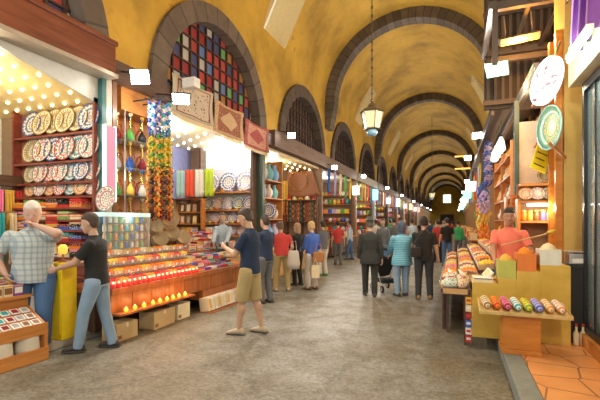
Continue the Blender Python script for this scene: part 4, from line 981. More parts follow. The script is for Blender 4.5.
# pedestal with tray of rolled scarves
t = empty('display_pedestal', (.49, 4.93, .152)); tag(t, 'small honey-coloured wooden pedestal on the kerb in front of counter', 'pedestal')
MB().box(0, .37, 0, .35, .05, .447).build('body', HONEY, t, bevel=.005); MB().box(-.01, .38, -.012, .36, 0, .05).build('plinth', HONEY, t, bevel=.004)
t = empty('display_tray', (.69, 5.08, .6)); tag(t, 'pale wooden tray on the honey pedestal holding eight colourful rolls', 'tray'); t.rotation_euler = (.16, 0, 0)
TW = m_wood('tray_wood', (.58, .4, .14), (.7, .52, .22), .45, (3, 1, 1))
MB().box(-.43, .44, -.2, .22, .02, .035).build('tray_bottom', TW, t)
for a in ((-.43, .44, -.21, -.2), (-.43, .44, .22, .23), (-.44, -.43, -.21, .23), (.44, .45, -.21, .23)): MB().box(a[0], a[1], a[2], a[3], .015, .05).build('rim', TW, t)
rc = [('brown', 'cream'), ('red', 'orange'), ('maroon', 'pink'), ('teal', 'white'), ('green', 'yellow'), ('blue', 'lilac'), ('orange', 'cream'), ('orange', 'white')]
for i, (c1, c2) in enumerate(rc):
    def f(c1=c1, c2=c2):
        m = MB(); n = 8
        for k in range(n):
            m.cur = k % 2; m.cyl((0, -.15+k*.24/n, 0), (0, -.15+(k+1)*.24/n, 0), .036+.004*(k % 2), n=16)
        return [('r', m.mesh('roll', [cl(c1), cl(c2)], True), None), ('roll_end', MB().lathe([(.001, -.158), (.018, -.158), (.026, -.152), (.026, -.14)], n=14, axis='y').mesh('e', cl(c2), True), 0), ('core', MB().lathe([(.001, -.161), (.009, -.161), (.009, -.15)], n=10, axis='y').mesh('c', cm(c1), True), 0)]
    spawn('roll%d' % i, f, 'rolled_cloth', f'{c1} and {c2} cloth roll, {ORD[i+1]} from left on the pale tray', 'cloth roll', (.325+i*.102, 5.07, .689), (.16, 0, .1), 1)
# low table with bags left of the counter, then the long goods table
t = empty('goods_table', (-.15, 5.6, 0)); tag(t, 'low dark wooden table of bags at the left of the stall counter', 'table')
MB().box(0, .34, 0, .65, .68, .73).build('tabletop', DKWOOD, t, bevel=.004)
for x_, y_ in ((.28, .04), (.28, .6), (.05, .6)): MB().box(x_-.02, x_+.02, y_-.02, y_+.02, 0, .68).build('leg', DKWOOD, t)
MB().box(0, .3, -.01, .0, .66, .73).build('front_rail', LW, t)
for i in range(6):
    o = MB().box(-.035, .035, -.012, .012, 0, .085).build('hanging_packet', cm(['red', 'white', 'blue', 'maroon', 'cream', 'gold'][i]), None, loc=(.16, 5.57, .06+i*.098)); tag(o, f"{['red', 'white', 'blue', 'maroon', 'cream', 'gold'][i]} packet, {ORD[6-i]} down the strip left of the stall counter", 'packet', 'packets on the hanging strip')
    MB().box(-.025, .025, -.014, -.012, .03, .06).build('print', cm('white' if i % 2 == 0 else 'red'), o)
MB().box(.155, .165, 5.582, 5.588, .02, .68).build('trim_63', DKWOOD)['kind'] = 'structure'
def bag_proto(c, c2):
    def f():
        m = MB().loft([((0, 0, 0), (.07, 0, 0), (0, .05, 0)), ((0, 0, .03), (.095, 0, 0), (0, .07, 0)), ((0, 0, .1), (.085, 0, .01), (0, .065, 0)), ((.01, 0, .14), (.03, 0, 0), (0, .02, 0)), ((.02, 0, .18), (.05, 0, .02), (0, .03, 0))], 12)
        return [('b', m.mesh('bag', m_cloth('bag'+c+c2, COLS[c], COLS[c2], 'spots', 40), True), None), ('tie', MB().lathe([(.032, .135), (.036, .142), (.03, .15)], (.01, 0, 0), 10).mesh('t', cm('red'), True), 0)]
    return f
k = 0
for i in range(3):
    for j in range(2):
        k += 1; c, c2 = [('white', 'green'), ('cream', 'red'), ('white', 'gold')][(i+j) % 3]
        spawn('bag'+c+c2, bag_proto(c, c2), 'filled_bag', f'{c} bag spotted {c2}, {ORD[j+1]} from left in {["front", "middle", "back"][i]} row on low dark table', 'bag', (-.06+j*.16, 5.72+i*.19, .731), (0, 0, i+j), 1)
t = empty('crate_table', (-.2, 6.35, 0)); tag(t, 'long stepped table of food crates along the right side of the street', 'table')
for r in range(4): MB().box(.0+.27*r, .27*(r+1), 0 if r < 2 else .45, 6.6, .55+.13*r, .6+.13*r).build('step', DKWOOD, t)
MB().box(.02, .05, 0, 6.6, .1, .56).build('front_apron', DKWOOD, t)
for y_ in (.05, 2.2, 4.4, 6.5):
    for x_ in (.05, 1.0): MB().box(x_-.03, x_+.03, y_-.03, y_+.03, 0 if x_ < .5 else .15, .55).build('leg', DKWOOD, t)
def crate_proto(c, kind):
    def f():
        w_, d_, h = .125, .19, .09; m = MB(); m.box(-w_, w_, -d_, d_, 0, .01); m.box(-w_, w_, -d_, -d_+.012, .01, h); m.box(-w_, w_, d_-.012, d_, .01, h); m.box(-w_, -w_+.01, -d_+.012, d_-.012, .01, h*.8); m.box(w_-.01, w_, -d_+.012, d_-.012, .01, h*.8)
        m2 = MB(); rnd = random.Random(len(c)+3)
        for i in range(5):
            for j in range(7):
                x, y = -.092+i*.046, -.15+j*.05
                z = .07+.05*(1-(x/w_)**2)*(1-(y/d_)**2)
                if kind == 0: m2.ball((x, y, z), .03, 7, 5)
                elif kind == 1: m2.cbox((x, y, z), .04, .045, .03)
                else: m2.ball((x+.01*rnd.random(), y, z), .026, 6, 5, 1.3, .8)
        return [('c', m.mesh('crate', m_wood('crate_wood', (.55, .36, .15), (.7, .5, .25), .6)), None), ('produce', m2.mesh('p', mat('produce_'+c, COLS[c], .4), kind != 1), 0), ('price_tag', MB().box(-w_-.012, -w_-.006, -.04, .04, .05, .13).mesh('t', cm('white')), 0)]
    return f
for r in range(4):
    for i in range(15):
        if r > 1 and i == 0: continue
        c = ['cream', 'orange', 'yellow', 'brown', 'maroon', 'gold', 'white', 'orange', 'cream', 'pink', 'yellow'][(i*4+r*3) % 11]
        spawn('crate%s%d' % (c, (i+r) % 3), crate_proto(c, (i+r) % 3), 'food_crate', f'wooden crate of {c} goods, {ORD[i+1]} from the counter in {["street-side", "second", "third", "highest"][r]} row of stepped table', 'crate', (-.065+.27*r, 6.57+i*.42, .603+.13*r), (0, -.25 if r == 0 else -.12, 0), 1, 'food crates on the stepped table')
# tilted sweet box card beside the lime box
o = MB().box(-.06, .06, -.12, .12, 0, .03).build('sweet_carton', cm('white'), None, bevel=.004, loc=(.41, 5.76, .92)); o.rotation_euler = (.2, -.9, 0); tag(o, 'white printed sweet carton leaning beside the lime-yellow spice box', 'box'); MB().box(-.045, .045, -.1, .1, .03, .032).build('print', cm('gold'), o)

# pillar, window frame, lintel of the near right shop
STN = m_plaster('ochre_stone', (.55, .36, .1), (.38, .22, .06), (.62, .48, .24))
struct('trim_50', MB().box(1.36, 1.95, 6.25, 6.85, .15, 5.2), STN)
struct('trim_51', MB().box(1.27, 1.35, 6.3, 6.4, .9, 4.2), HONEY); struct('trim_52', MB().box(1.27, 1.35, 6.7, 6.8, .9, 4.2), HONEY)
BLK = mat('black_steel_frame', (.03, .035, .04), .35, .4)
mb = MB(); mb.box(1.42, 1.5, 5.62, 5.7, .15, 3.25); mb.box(1.42, 1.5, 3.4, 5.62, 3.15, 3.25); mb.box(1.42, 1.5, 3.4, 5.62, .3, .38); mb.box(1.44, 1.5, 5.3, 5.34, .3, 3.2)
o = struct('window_61', mb, BLK); MB().box(1.455, 1.465, 3.4, 5.62, .38, 3.15).build('window_pane', mat('shop_glass', (.35, .45, .45), .05, alpha=.35), o)
struct('trim_53', MB().box(1.38, 1.55, 3.0, 5.75, .15, .3), ORWOOD, bevel=.01)
struct('trim_54', MB().box(1.3, 1.95, 3.0, 5.8, 3.25, 3.75), mat('cream_lintel', (.72, .64, .45), .5), bevel=.01)
struct('wall_right_near', MB().box(1.9, 2.0, 2.0, 8.6, .15, 5.2), mat('shop_wall_warm', (.35, .2, .09), .6))
t = empty('tube_lamp', (1.2, 4.85, 3.42)); tag(t, 'bright greenish-white tube lamp above the black window at right', 'lamp')
MB().box(-.03, .03, -.3, .5, .03, .07).build('lamp_tray', mat('white_plastic', (.8, .8, .78), .4), t); MB().cyl((0, -.28, 0), (0, .48, 0), .022).build('tube', mat('tube_glow', (.8, 1, .9), emit=6, ecol=(.6, 1, .8)), t); MB().box(0, .2, .05, .08, .04, .06).build('bracket', BLK, t)
light('tube_light', (1.1, 4.98, 3.36), 22, (.8, 1, .88), .06)
def f():
    return [('g', MB().sheet(lambda u, v: ((v-.5)*.42*(1+.2*u), .05*sin(v*16+u), -u*.95), 8, 16, .012).mesh('g', m_cloth('purple_cloth', (.22, .08, .38), (.5, .3, .6), 'vstripes', 25), True), None), ('hanger', MB().tube([(-.2, 0, 0), (0, 0, .08), (.2, 0, 0)], .01).mesh('h', BLK), 0), ('collar', MB().lathe([(.08, -.03), (.09, 0), (.08, .03)], n=12).mesh('c', cl('lilac'), True), 0)]
for i in range(3): spawn('purple', f, 'hanging_garment', f'purple striped garment hanging {ORD[i+1]} from the street at the top right', 'garment', (1.38, 4.75+i*.28, 4.42), (0, 0, .8), 1)
MB().cyl((1.38, 4.6, 4.51), (1.38, 6.24, 4.51), .012).build('trim_64', BLK).__setitem__('kind', 'structure')
# bracket pipe on pillar
o = MB().tube([(1.36, 6.2, 2.45), (1.28, 6.1, 2.5), (1.12, 5.95, 2.62)], .02).build('wall_bracket', ORWOOD); tag(o, 'short brown rod sticking out of the ochre pillar', 'bracket')
# upper dark canopy, beams, slats
MET = mat('dark_canopy_metal', (.1, .085, .075), .45, .3); GRY = mat('grey_canopy', (.2, .18, .16), .5, .2)
mb = MB()
mb.box(.55, 1.9, 7.0, 7.1, 4.95, 5.07); mb.box(.55, 1.9, 8.9, 9.0, 4.95, 5.07); mb.box(.5, .6, 6.95, 9.05, 4.95, 5.07); mb.box(.62, 1.9, 8.2, 8.28, 4.55, 4.65); mb.box(.55, .63, 7.0, 7.08, 4.1, 4.95)
for x_ in (1.05, 1.5): mb.box(x_, x_+.06, 7.0, 9.0, 5.0, 5.05)
struct('trim_55', mb, MET)
mb = MB()
for i in range(9): mb.box(.62+i*.14, .68+i*.14, 9.3, 9.38, 4.1, 6.8)
mb.box(.55, 1.9, 9.25, 9.3, 5.9, 6.0); mb.box(.55, 1.9, 9.25, 9.3, 4.05, 4.15)
struct('trim_56', mb, mat('slat_wood', (.09, .065, .05), .6))
struct('trim_57', MB().box(.58, 1.9, 9.4, 9.5, 4.0, 7.0), mat('dark_board', (.06, .045, .035), .7))  # dark-coloured board behind the slats
# sloping grey awning edge running along the street
mb = MB()
def slab(x0, z0, x1, z1, y0, y1, th): mb.add([(x0, y0, z0), (x1, y0, z1), (x1, y1, z1), (x0, y1, z0), (x0, y0, z0+th), (x1, y0, z1+th), (x1, y1, z1+th), (x0, y1, z0+th)], [(0, 1, 2, 3), (7, 6, 5, 4), (0, 4, 5, 1), (1, 5, 6, 2), (2, 6, 7, 3), (3, 7, 4, 0)])
slab(.72, 4.0, 1.95, 4.35, 9.5, YEND, .05); struct('ceiling_right_awning', mb, GRY)
mb = MB(); mb.box(1.12, 1.2, 6.9, 16, 3.82, 3.95); mb.box(1.1, 1.18, 6.9, 16, 3.95, 4.0); struct('trim_58', mb, mat('grey_rail', (.3, .29, .27), .4, .5))
struct('trim_59', MB().box(1.2, 1.95, 6.9, 9.5, 3.95, 4.0), GRY)
mb = MB(); mb.box(.72, .78, 9.5, YEND, 3.9, 4.12); struct('trim_60', mb, MET)
# cream panel and dark post
struct('trim_61', MB().box(1.13, 1.5, 8.6, 8.66, 2.28, 3.5), mat('pinkish_panel', (.66, .55, .45), .4)); struct('trim_62', MB().box(1.05, 1.13, 8.55, 8.7, .15, 3.9), mat('dark_green_post', (.05, .09, .07), .4))
struct('wall_right_partition', MB().box(1.5, 1.95, 8.6, 8.66, .15, 3.9), mat('shop_wall_warm', (.35, .2, .09), .6))
# heater and floodlights
t = empty('heater_lamp', (.98, 7.46, 4.58)); tag(t, 'glowing orange heater lamp hanging under the dark canopy', 'heater'); t.rotation_euler = (.5, -.12, .1)
MB().box(-.3, .3, -.08, .08, .0, .1).build('housing', GRY, t, bevel=.01); MB().box(-.28, .28, -.07, .07, -.012, -.001).build('heating_element', mat('heater_glow', (1, .5, .12), emit=3.2, ecol=(1, .36, .05)), t)
for x_ in (-.2, .2): MB().cyl((x_, 0, .1), (x_, .1, .42), .012).build('hanger', MET, t)
light('heater_light', (.98, 7.3, 4.45), 130, (1, .42, .08), .06)
GRN = (.62, 1, .85)
flood(FL_R[0], FL_R[0]+Vector((-.2, -.85, -.75)), 'greenish floodlight hanging beside the orange heater at upper right', col=(.35, 1, .72), e=2.6, sc=1.25)
o = MB().tube([FL_R[0]+Vector((0, .1, .15)), (.8, 8.24, 4.7)], .015).build('lamp_bracket', IRON); tag(o, 'short dark rod holding the greenish floodlight to the canopy beam', 'bracket')
for i, p in enumerate(FL_R[1:]):
    flood(p, p+Vector((-.15, -1, -.2)), ['white floodlight glaring in front of the blue hanging strings', 'white floodlight between two orange heater bars'][i] if i < 2 else f'distant floodlight on the right side, {ORD[i+2]} from the camera', sc=.85)
    arm(p+Vector((.02, .05, .02)), (.77 if p.y < 999 else XR-.2, p.y+.12, 4.02), f'thin iron bracket of the {ORD[i+2]} floodlight from the camera on the right')
for i, (y, z) in enumerate(((18.3, 4.35), (18.9, 3.9))):
    t = empty('heater_bar', (.3, y, z)); tag(t, f'thin orange heater bar {["above", "below"][i]} the second right floodlight', 'heater'); MB().box(-.33, .33, -.04, .04, 0, .07).build('housing', MET, t); MB().box(-.31, .31, -.045, -.041, .01, .06).build('heating_element', mat('heater_glow', (1, .5, .12), emit=3.2, ecol=(1, .36, .05)), t); MB().cyl((.3, 0, .03), (.74, .1, .03), .015).build('bracket', MET, t)
# oval lit sign, round plate, yellow sign
t = empty('oval_sign', (1.16, 6.3, 3.52)); tag(t, 'white lit oval sign with red and blue script under the canopy', 'sign'); t.rotation_euler = (0, .45, -.95)
om, nt, b = nodes('sign_face'); x, y, z, v = xyz(nt); vz = N(nt, 'ShaderNodeTexNoise', Scale=9.0, Detail=2.0, Distortion=2.5); nt.links.new(v, vz.inputs['Vector'])
c = ramp(nt, vz.outputs[0], [(.0, (.95, .97, 1)), (.5, (.95, .97, 1)), (.53, (.1, .2, .85)), (.57, (.95, .97, 1)), (.61, (.95, .97, 1)), (.63, (.8, .05, .08))])
nt.links.new(c, b.inputs['Base Color']); nt.links.new(c, b.inputs['Emission Color']); b.inputs['Emission Strength'].default_value = .35
def oval(rx, rz, y0, y1, n=28, inner=None):
    m = MB(); o_ = [(rx*cos(2*pi*i/n), rz*sin(2*pi*i/n)) for i in range(n)]
    if inner is None:
        m.add([(a, y0, b_) for a, b_ in o_]+[(a, y1, b_) for a, b_ in o_], [(i, (i+1) % n, n+(i+1) % n, n+i) for i in range(n)]+[tuple(range(n))[::-1], tuple(range(n, 2*n))])
    else:
        q = [(a*inner, b_*inner) for a, b_ in o_]; vs = [(a, yy, b_) for yy in (y0, y1) for L_ in (o_, q) for a, b_ in L_]; fs = []
        for i in range(n):
            j = (i+1) % n; fs += [(i, j, n+j, n+i), (2*n+i, 3*n+i, 3*n+j, 2*n+j), (i, 2*n+i, 2*n+j, j), (n+i, n+j, 3*n+j, 3*n+i)]
        m.add(vs, fs)
    return m
oval(.21, .31, -.03, .03).build('sign_panel', om, t); oval(.225, .325, -.035, .035, inner=.94).build('rim', mat('sign_rim', (.9, .92, 1), emit=1.1, ecol=(.9, .93, 1)), t); MB().cyl((0, 0, .36), (0, .0, .5), .012).build('hanger', MET, t)
t = empty('round_plate', (1.17, 6.1, 2.84)); tag(t, 'large round green and yellow plate hanging on the shelf before the pillar', 'plate'); t.rotation_euler = (0, 0, -1.25); t.scale = (.92,)*3
MB().lathe([(.001, .01), (.2, .01), (.31, -.03), (.315, -.02), (.2, .03), (.001, .03)], n=32, axis='y').build('plate_face', m_plate('plate_bigyellow', (.75, .68, .2), (.2, .5, .35), (.75, .3, .12), 9, 2), t, True); MB().lathe([(.3, -.032), (.32, -.034), (.32, -.02), (.3, -.02)], n=32, axis='y', ring=True).build('rim', mat('rim_aqua', (.35, .65, .6), .3), t, True)
t = empty('yellow_sign', (1.12, 6.7, 2.35)); tag(t, 'slanting bright yellow price board with dark lines under the round plate', 'sign'); t.rotation_euler = (0, .35, .55)
MB().box(-.13, .13, -.01, .01, 0, .42).build('board', mat('sign_yellow', (.85, .8, .04), .5), t, bevel=.003)
for i in range(4): MB().box(-.1, .08-.03*(i % 2), -.0125, -.0102, .07+i*.09, .085+i*.09).build('text_line', mat('near_black', (.02, .02, .02), .5), t)
MB().cyl((0, 0, .42), (.1, .02, .9), .006).build('cord', IRON, t)
# wooden shelf before pillar with plates and goods behind the seller
t = empty('plate_rack', (1.0, 6.95, 0)); tag(t, 'orange wooden rack of plates behind the seller beside the pillar', 'rack')
for z, x0, x1 in ((3.4, .1, .1), (2.78, .12, .1), (2.18, -.08, .3), (1.92, -.08, .42), (1.62, -.08, .42)): MB().box(x0, x1+.2, -.12, .12, z-.035, z).build('shelf', ORWOOD, t)
MB().box(-.1, .62, .12, .15, .15, 2.2).build('back_panel', mat('back_brown', (.3, .15, .06), .6), t); MB().box(.5, .54, -.12, .12, .15, 4.1).build('side', HONEY, t); MB().box(-.12, -.08, -.12, .12, .15, 1.95).build('side', HONEY, t)
plate(1, (1.25, 6.9, 2.29), .35, .5, 'green-rimmed dish, left of two on the upper rack shelf', None); plate(5, (1.44, 6.9, 2.29), .35, .5, 'pink dish, right of two on the upper rack shelf', None)
for i in range(5): plate([5, 4, 1, 0, 6][i], (1.0+i*.155, 6.9, 2.03), .3, .5, f'patterned plate, {ORD[i+1]} from left on the middle rack shelf behind the seller', None)
for i in range(8):
    c = ['orange', 'gold', 'brown', 'pink', 'white', 'yellow', 'red', 'white'][i]
    spawn('jar'+c, jar_proto(c), 'goods_jar', f'{c} lidded jar, {ORD[i+1]} from left on the lowest rack shelf', 'jar', (.97+i*.085, 6.88, 1.622), (0, 0, 0), 1.2)
t = empty('strip_lamp', (1.2, 6.78, 1.88)); tag(t, 'horizontal white strip lamp glowing under the plates behind the seller', 'lamp'); MB().cyl((-.2, 0, -.03), (.28, 0, -.03), .014).build('tube', mat('tube_warm', (1, .95, .8), emit=12, ecol=(1, .93, .75)), t); MB().box(-.22, .3, -.02, .02, -.015, .005).build('lamp_tray', ST, t)
light('strip_light', (1.2, 6.65, 1.8), 9, (1, .9, .7), .03)
# shelves of gourds, jars and hanging goods beyond the post
t = empty('gourd_shelf', (1.15, 8.75, 0)); tag(t, 'open wooden shelf with gourds and jars beyond the dark green post', 'shelf')
for z in (1.2, 1.65, 2.1, 2.55, 2.95): MB().box(-.15, .35, 0, 3.4, z-.03, z).build('shelf', ORWOOD, t)
for y_ in (0, 1.7, 3.4): MB().box(-.15, .35, y_-.02, y_+.02, .15, 3.2).build('side', ORWOOD, t)
def gourd_proto(c):
    def f(): return [('g', MB().lathe([(.02, 0), (.07, .02), (.09, .08), (.075, .15), (.04, .2), (.045, .24), (.03, .29), (.012, .33)], n=14).mesh('g', mat('gourd_'+c, COLS[c], .35), True), None), ('stalk', MB().lathe([(.012, .33), (.008, .38), (.002, .4)], n=8).mesh('s', cm('brown'), True), 0)]
    return f
for r, z in enumerate((1.2, 1.65, 2.1, 2.55, 2.95)):
    for i in range(9):
        c = ['orange', 'gold', 'yellow', 'white', 'orange', 'brown', 'gold'][(i*2+r*3) % 7]
        spawn('gourd'+c, gourd_proto(c), 'gourd', f'{c} gourd, {ORD[i+1]} from the near end on {["lowest", "second", "third", "fourth", "top"][r]} gourd shelf', 'gourd', (1.12, 9.0+i*.36, z+.001), (0, 0, i), .95 if r != 4 else .8, 'gourds beyond the green post')
for i in range(12):
    c1, c2 = [('blue', 'lilac'), ('lilac', 'white'), ('blue', 'white')][i % 3]
    spawn('bl'+c1, beads_proto(c1, c2, 24, 1.1), 'bead_string', f'{c1} bead string, {ORD[i+1]} from near end hanging under the right awning', 'beads', (.84+.05*(i % 3), 12.3+i*.09, 3.86), (0, 0, i), (2.2, 2.2, 1), 'blue strings under the right awning')
for i in range(4):
    t = empty('hanging_lantern', (.98, 10.2+i*.55, 3.25)); tag(t, f'white cone lantern, {ORD[i+1]} from near end under the right awning', 'lantern')
    MB().lathe([(.03, .3), (.07, .2), (.1, .0), (.05, -.05)], n=10).build('lamp_shade', mat('lantern_white', (.9, .88, .8), .4, emit=.9, ecol=(1, .97, .88)), t, True); MB().cyl((0, 0, .3), (0, 0, .68), .004).build('cord', IRON, t); MB().lathe([(.032, .3), (.035, .32), (.005, .35)], n=8).build('cap', IRON, t)
def bunch_proto(c):
    def f():
        m = MB(); rnd = random.Random(5)
        for i in range(26):
            a = i*2.4; z = -.12-.5*i/26; rr = .03+.09*sin(pi*i/26); m.ball((rr*cos(a), rr*sin(a), z), .035, 6, 5, 1, 1, 1.5)
        return [('b', m.mesh('b', mat('bunch_'+c, COLS[c], .4), True), None), ('cord', MB().cyl((0, 0, .1), (0, 0, -.6), .005).mesh('c', cm('brown')), 0)]
    return f
for i, (c, yy, z) in enumerate([('red', 14.5, 2.7), ('orange', 14.0, 2.3), ('yellow', 13.7, 2.0), ('orange', 15.2, 2.5), ('gold', 12.9, 2.3), ('blue', 13.2, 2.9), ('green', 15.96, 2.34), ('orange', 13.4, 1.7), ('lilac', 12.6, 2.6)]):
    spawn('bunch'+c, bunch_proto(c), 'hanging_bunch', f'hanging bunch of {c} pods, {ORD[i+1]} of nine beside the right shopfront', 'bunch', (.84-.03*(i % 3), yy, z), (0, 0, i), 1.2, 'hanging bunches on the right shopfront')
for i in range(9): MB().cyl((.84, 12.6+i*.42, 4.0), (.84, 12.6+i*.42, 2.0+.2*(i % 3)), .004).build('trim_%d' % (120+i), IRON).__setitem__('kind', 'structure')

t = empty('tray_shelf', (.98, 8.1, .15)); tag(t, 'wooden shelf of stacked round trays behind the left shoulder of the seller', 'shelf')
for z in (.9, 1.32, 1.74): MB().box(-.12, .5, -.15, .15, z-.03, z).build('shelf', ORWOOD, t)
for x_ in (-.14, .5): MB().box(x_, x_+.03, -.15, .15, 0, 1.9).build('side', ORWOOD, t)
def stackp(c):
    def f():
        m = MB()
        for k in range(5): m.lathe([(.07, .04*k), (.125, .04*k+.025), (.13, .04*k+.034), (.07, .04*k+.03)], n=18)
        return [('s', m.mesh('s', mat('traystack_'+c, COLS[c], .3, .3), True), None), ('top_rim', MB().lathe([(.12, .19), (.132, .192), (.132, .202), (.12, .202)], n=18, ring=True).mesh('r', cm('brown'), True), 0)]
    return f
for r, z in enumerate((.9, 1.32, 1.74)):
    for i in range(2):
        c = ['gold', 'brown', 'green', 'gold', 'orange', 'cream'][r*2+i]
        spawn('stk'+c, stackp(c), 'round_tray', f'{c} stack of round trays, {["left", "right"][i]} on the {["lowest", "middle", "top"][r]} board behind the seller', 'tray', (1.06+i*.27, 8.1, .152+z), (0, 0, 0), .95)
# ================================================================ FAR SHOPS, LANTERNS
def goods_proto(c, k):
    def f():
        if k == 0: m = MB().box(-.12, .12, -.12, .12, 0, .22)
        elif k == 1: m = MB().lathe([(.06, 0), (.11, .05), (.12, .15), (.06, .24), (.08, .28)], n=10)
        elif k == 2: m = MB().lathe([(.001, .02), (.07, .02), (.115, 0), (.12, .02), (.06, .05), (.001, .05)], (0, 0, .12), 16, 'y')
        else: m = MB().ball((0, 0, .12), .12, 8, 6)
        return [('g', m.mesh('g', mat('goods_'+c, COLS[c], .35), k != 0), None)]
    return f
GC = ['red', 'orange', 'yellow', 'white', 'cream', 'teal', 'blue', 'gold', 'pink', 'green', 'maroon', 'lilac']
KN = ['boxed_goods', 'ceramic_jar', 'hanging_plate', 'round_lamp']
KW = ['box', 'jar', 'plate', 'globe']
for s_ in range(2, 10):
    y0, y1 = SHOPY[s_], SHOPY[s_+1]; nm = ORD[s_+2]
    t = empty('shop_shelf', (0, y1, 0)); tag(t, f'wooden shelf wall of goods inside the {nm} shop on the left', 'shelf')
    for z in (1.1, 1.6, 2.1, 2.6, 3.1): MB().box(-7.4, XL-.1, -.35, 0, z-.03, z).build('shelf', ORWOOD, t)
    MB().box(-7.45, -7.4, -.35, 0, .1, 3.4).build('side', DKWOOD, t); MB().box(XL-.12, XL-.08, -.35, 0, .1, 3.4).build('side', DKWOOD, t)
    n = 7 if s_ < 5 else 4
    for r, z in enumerate((1.1, 1.6, 2.1, 2.6, 3.1)):
        for i in range(n):
            k = (r+s_) % 4; c = GC[(i*5+r*3+s_*7) % 12]
            spawn('goods%s%d' % (c, k), goods_proto(c, k), KN[k], f'{c} {KW[k]}, {ORD[i+1]} from left, {ORD[5-r]} shelf down, {nm} shop on left', KW[k], (-7.2+i*(1.75/n), y1-.2, z+.001), (0, 0, 0), 1 if n > 4 else 1.4, f'{KW[k]}s on the shelf wall of the {nm} left shop')
    t = empty('shop_table', (XL+.1, y0+.5, 0)); tag(t, f'wooden display table at the front of the {nm} shop on left', 'table')
    L_ = y1-y0-1.0; MB().box(-.5, .25, 0, L_, .82, .87).build('tabletop', ORWOOD, t); MB().box(-.45, .2, .05, L_-.05, .1, .82).build('body', LW if s_ % 2 else DKWOOD, t)
    for i in range(10):
        c = GC[(i*7+s_*5) % 12]; k = (i+s_) % 4
        if k == 2: k = 0
        spawn('goods%s%d' % (c, k), goods_proto(c, k), KN[k], f'{c} {KW[k]}, {ORD[i+1]} from near end on the table of {nm} left shop', KW[k], (XL+.12, y0+.8+i*(L_-.5)/10, .872), (0, 0, 0), 1.1, f'{KW[k]}s on the table of the {nm} left shop')
    for i in range(5):
        c = GC[(i*5+s_*3) % 12]
        spawn('scarf'+c, scarf_proto(c), 'hanging_scarf', f'{c} scarf hanging {ORD[i+1]} from near end outside the {nm} left shop', 'scarf', (XL+.14, y0+.6+i*(y1-y0-1)/5, 3.952), (0, 0, 0), (1, 2.0, 1.1), f'scarves outside the {nm} left shop')
    c = [('white', (1, .97, .9)), ('blue', (.25, .5, 1)), ('teal', (.4, 1, .9)), ('white', (1, .95, .85)), ('lilac', (.6, .4, 1)), ('yellow', (1, .8, .3)), ('white', (1, 1, 1)), ('red', (1, .3, .2))][s_-2]
    t = empty('lit_sign', (XL+.3, y1-.5, 3.1)); tag(t, f'upright {c[0]} glowing shop sign projecting beside the {nm} left shop', 'sign')
    MB().box(-.25, .12, -.05, .05, 0, .75 if s_ % 2 else .5).build('sign_panel', mat('sign_glow_'+c[0]+str(s_), c[1], emit=2.0, ecol=c[1]), t, bevel=.01); MB().box(-.4, -.25, -.02, .02, .2, .26).build('bracket', IRON, t)
    struct('trim_%d' % (70+s_), MB().box(XL-.1, XL+.12, y1-.02, y1+.2, .1, 4.0), mat('post_alt%d' % (s_ % 3), [(.5, .55, .6), (.12, .08, .06), (.35, .2, .12)][s_ % 3], .4))
# shop D: white lit interior ceiling and red display
struct('ceiling_shop_fourth', MB().box(-7.9, XL-.1, 16.55, 22.2, 3.86, 3.92), mat('white_ceiling', (.85, .88, .9), .4))
struct('trim_82', MB().box(XL+.2, XL+.22, 22.5, 28.5, 3.97, 4.43), mat('pale_fascia', (.5, .47, .42), .4))
# right far shops
for s_ in range(3, 9):
    y0, y1 = RY[s_-1], RY[s_]; nm = ORD[s_]
    t = empty('shop_table', (1.0, y0+.4, .15 if y0 < 40 else .15)); tag(t, f'wooden display table at the front of the {nm} shop on right', 'table')
    L_ = y1-y0-.8; MB().box(-.5, .4, 0, L_, .7, .75).build('tabletop', ORWOOD, t); MB().box(-.4, .35, .05, L_-.05, 0, .7).build('body', DKWOOD, t)
    for r in range(2):
        for i in range(8):
            c = ['orange', 'yellow', 'gold', 'cream', 'red', 'brown'][(i*5+s_+r) % 6]; k = [0, 1, 3][(i+r) % 3]
            spawn('goods%s%d' % (c, k), goods_proto(c, k), KN[k], f'{c} {KW[k]}, {ORD[i+1]} from near end, {["street", "inner"][r]} row of {nm} right shop table', KW[k], (.68+.35*r, y0+.7+i*(L_-.5)/8, .902), (0, 0, 0), 1.1, f'{KW[k]}s on the table of the {nm} right shop')
    for i in range(7):
        c = ['orange', 'blue', 'white', 'yellow', 'red', 'lilac', 'green'][(i*3+s_) % 7]
        spawn('scarf'+c, scarf_proto(c), 'hanging_scarf', f'{c} scarf hanging {ORD[i+1]} from near end outside the {nm} right shop', 'scarf', (.9, y0+.5+i*(y1-y0-.8)/7, 3.885), (0, 0, 0), (1, 2.2, 1.2), f'scarves outside the {nm} right shop')
    t = empty('lit_sign', (.75, y1-.6, 3.0)); c = [('white', (1, .97, .9)), ('green', (.3, 1, .5)), ('teal', (.4, 1, .9))][s_ % 3]; tag(t, f'{c[0]} glowing square sign projecting at the {nm} right shop', 'sign')
    MB().box(-.3, .15, -.05, .05, 0, .45).build('sign_panel', mat('sign_glow_r'+c[0], c[1], emit=2.0, ecol=c[1]), t, bevel=.01); MB().box(-.02, .02, -.02, .02, .45, 1.0).build('bracket', IRON, t)
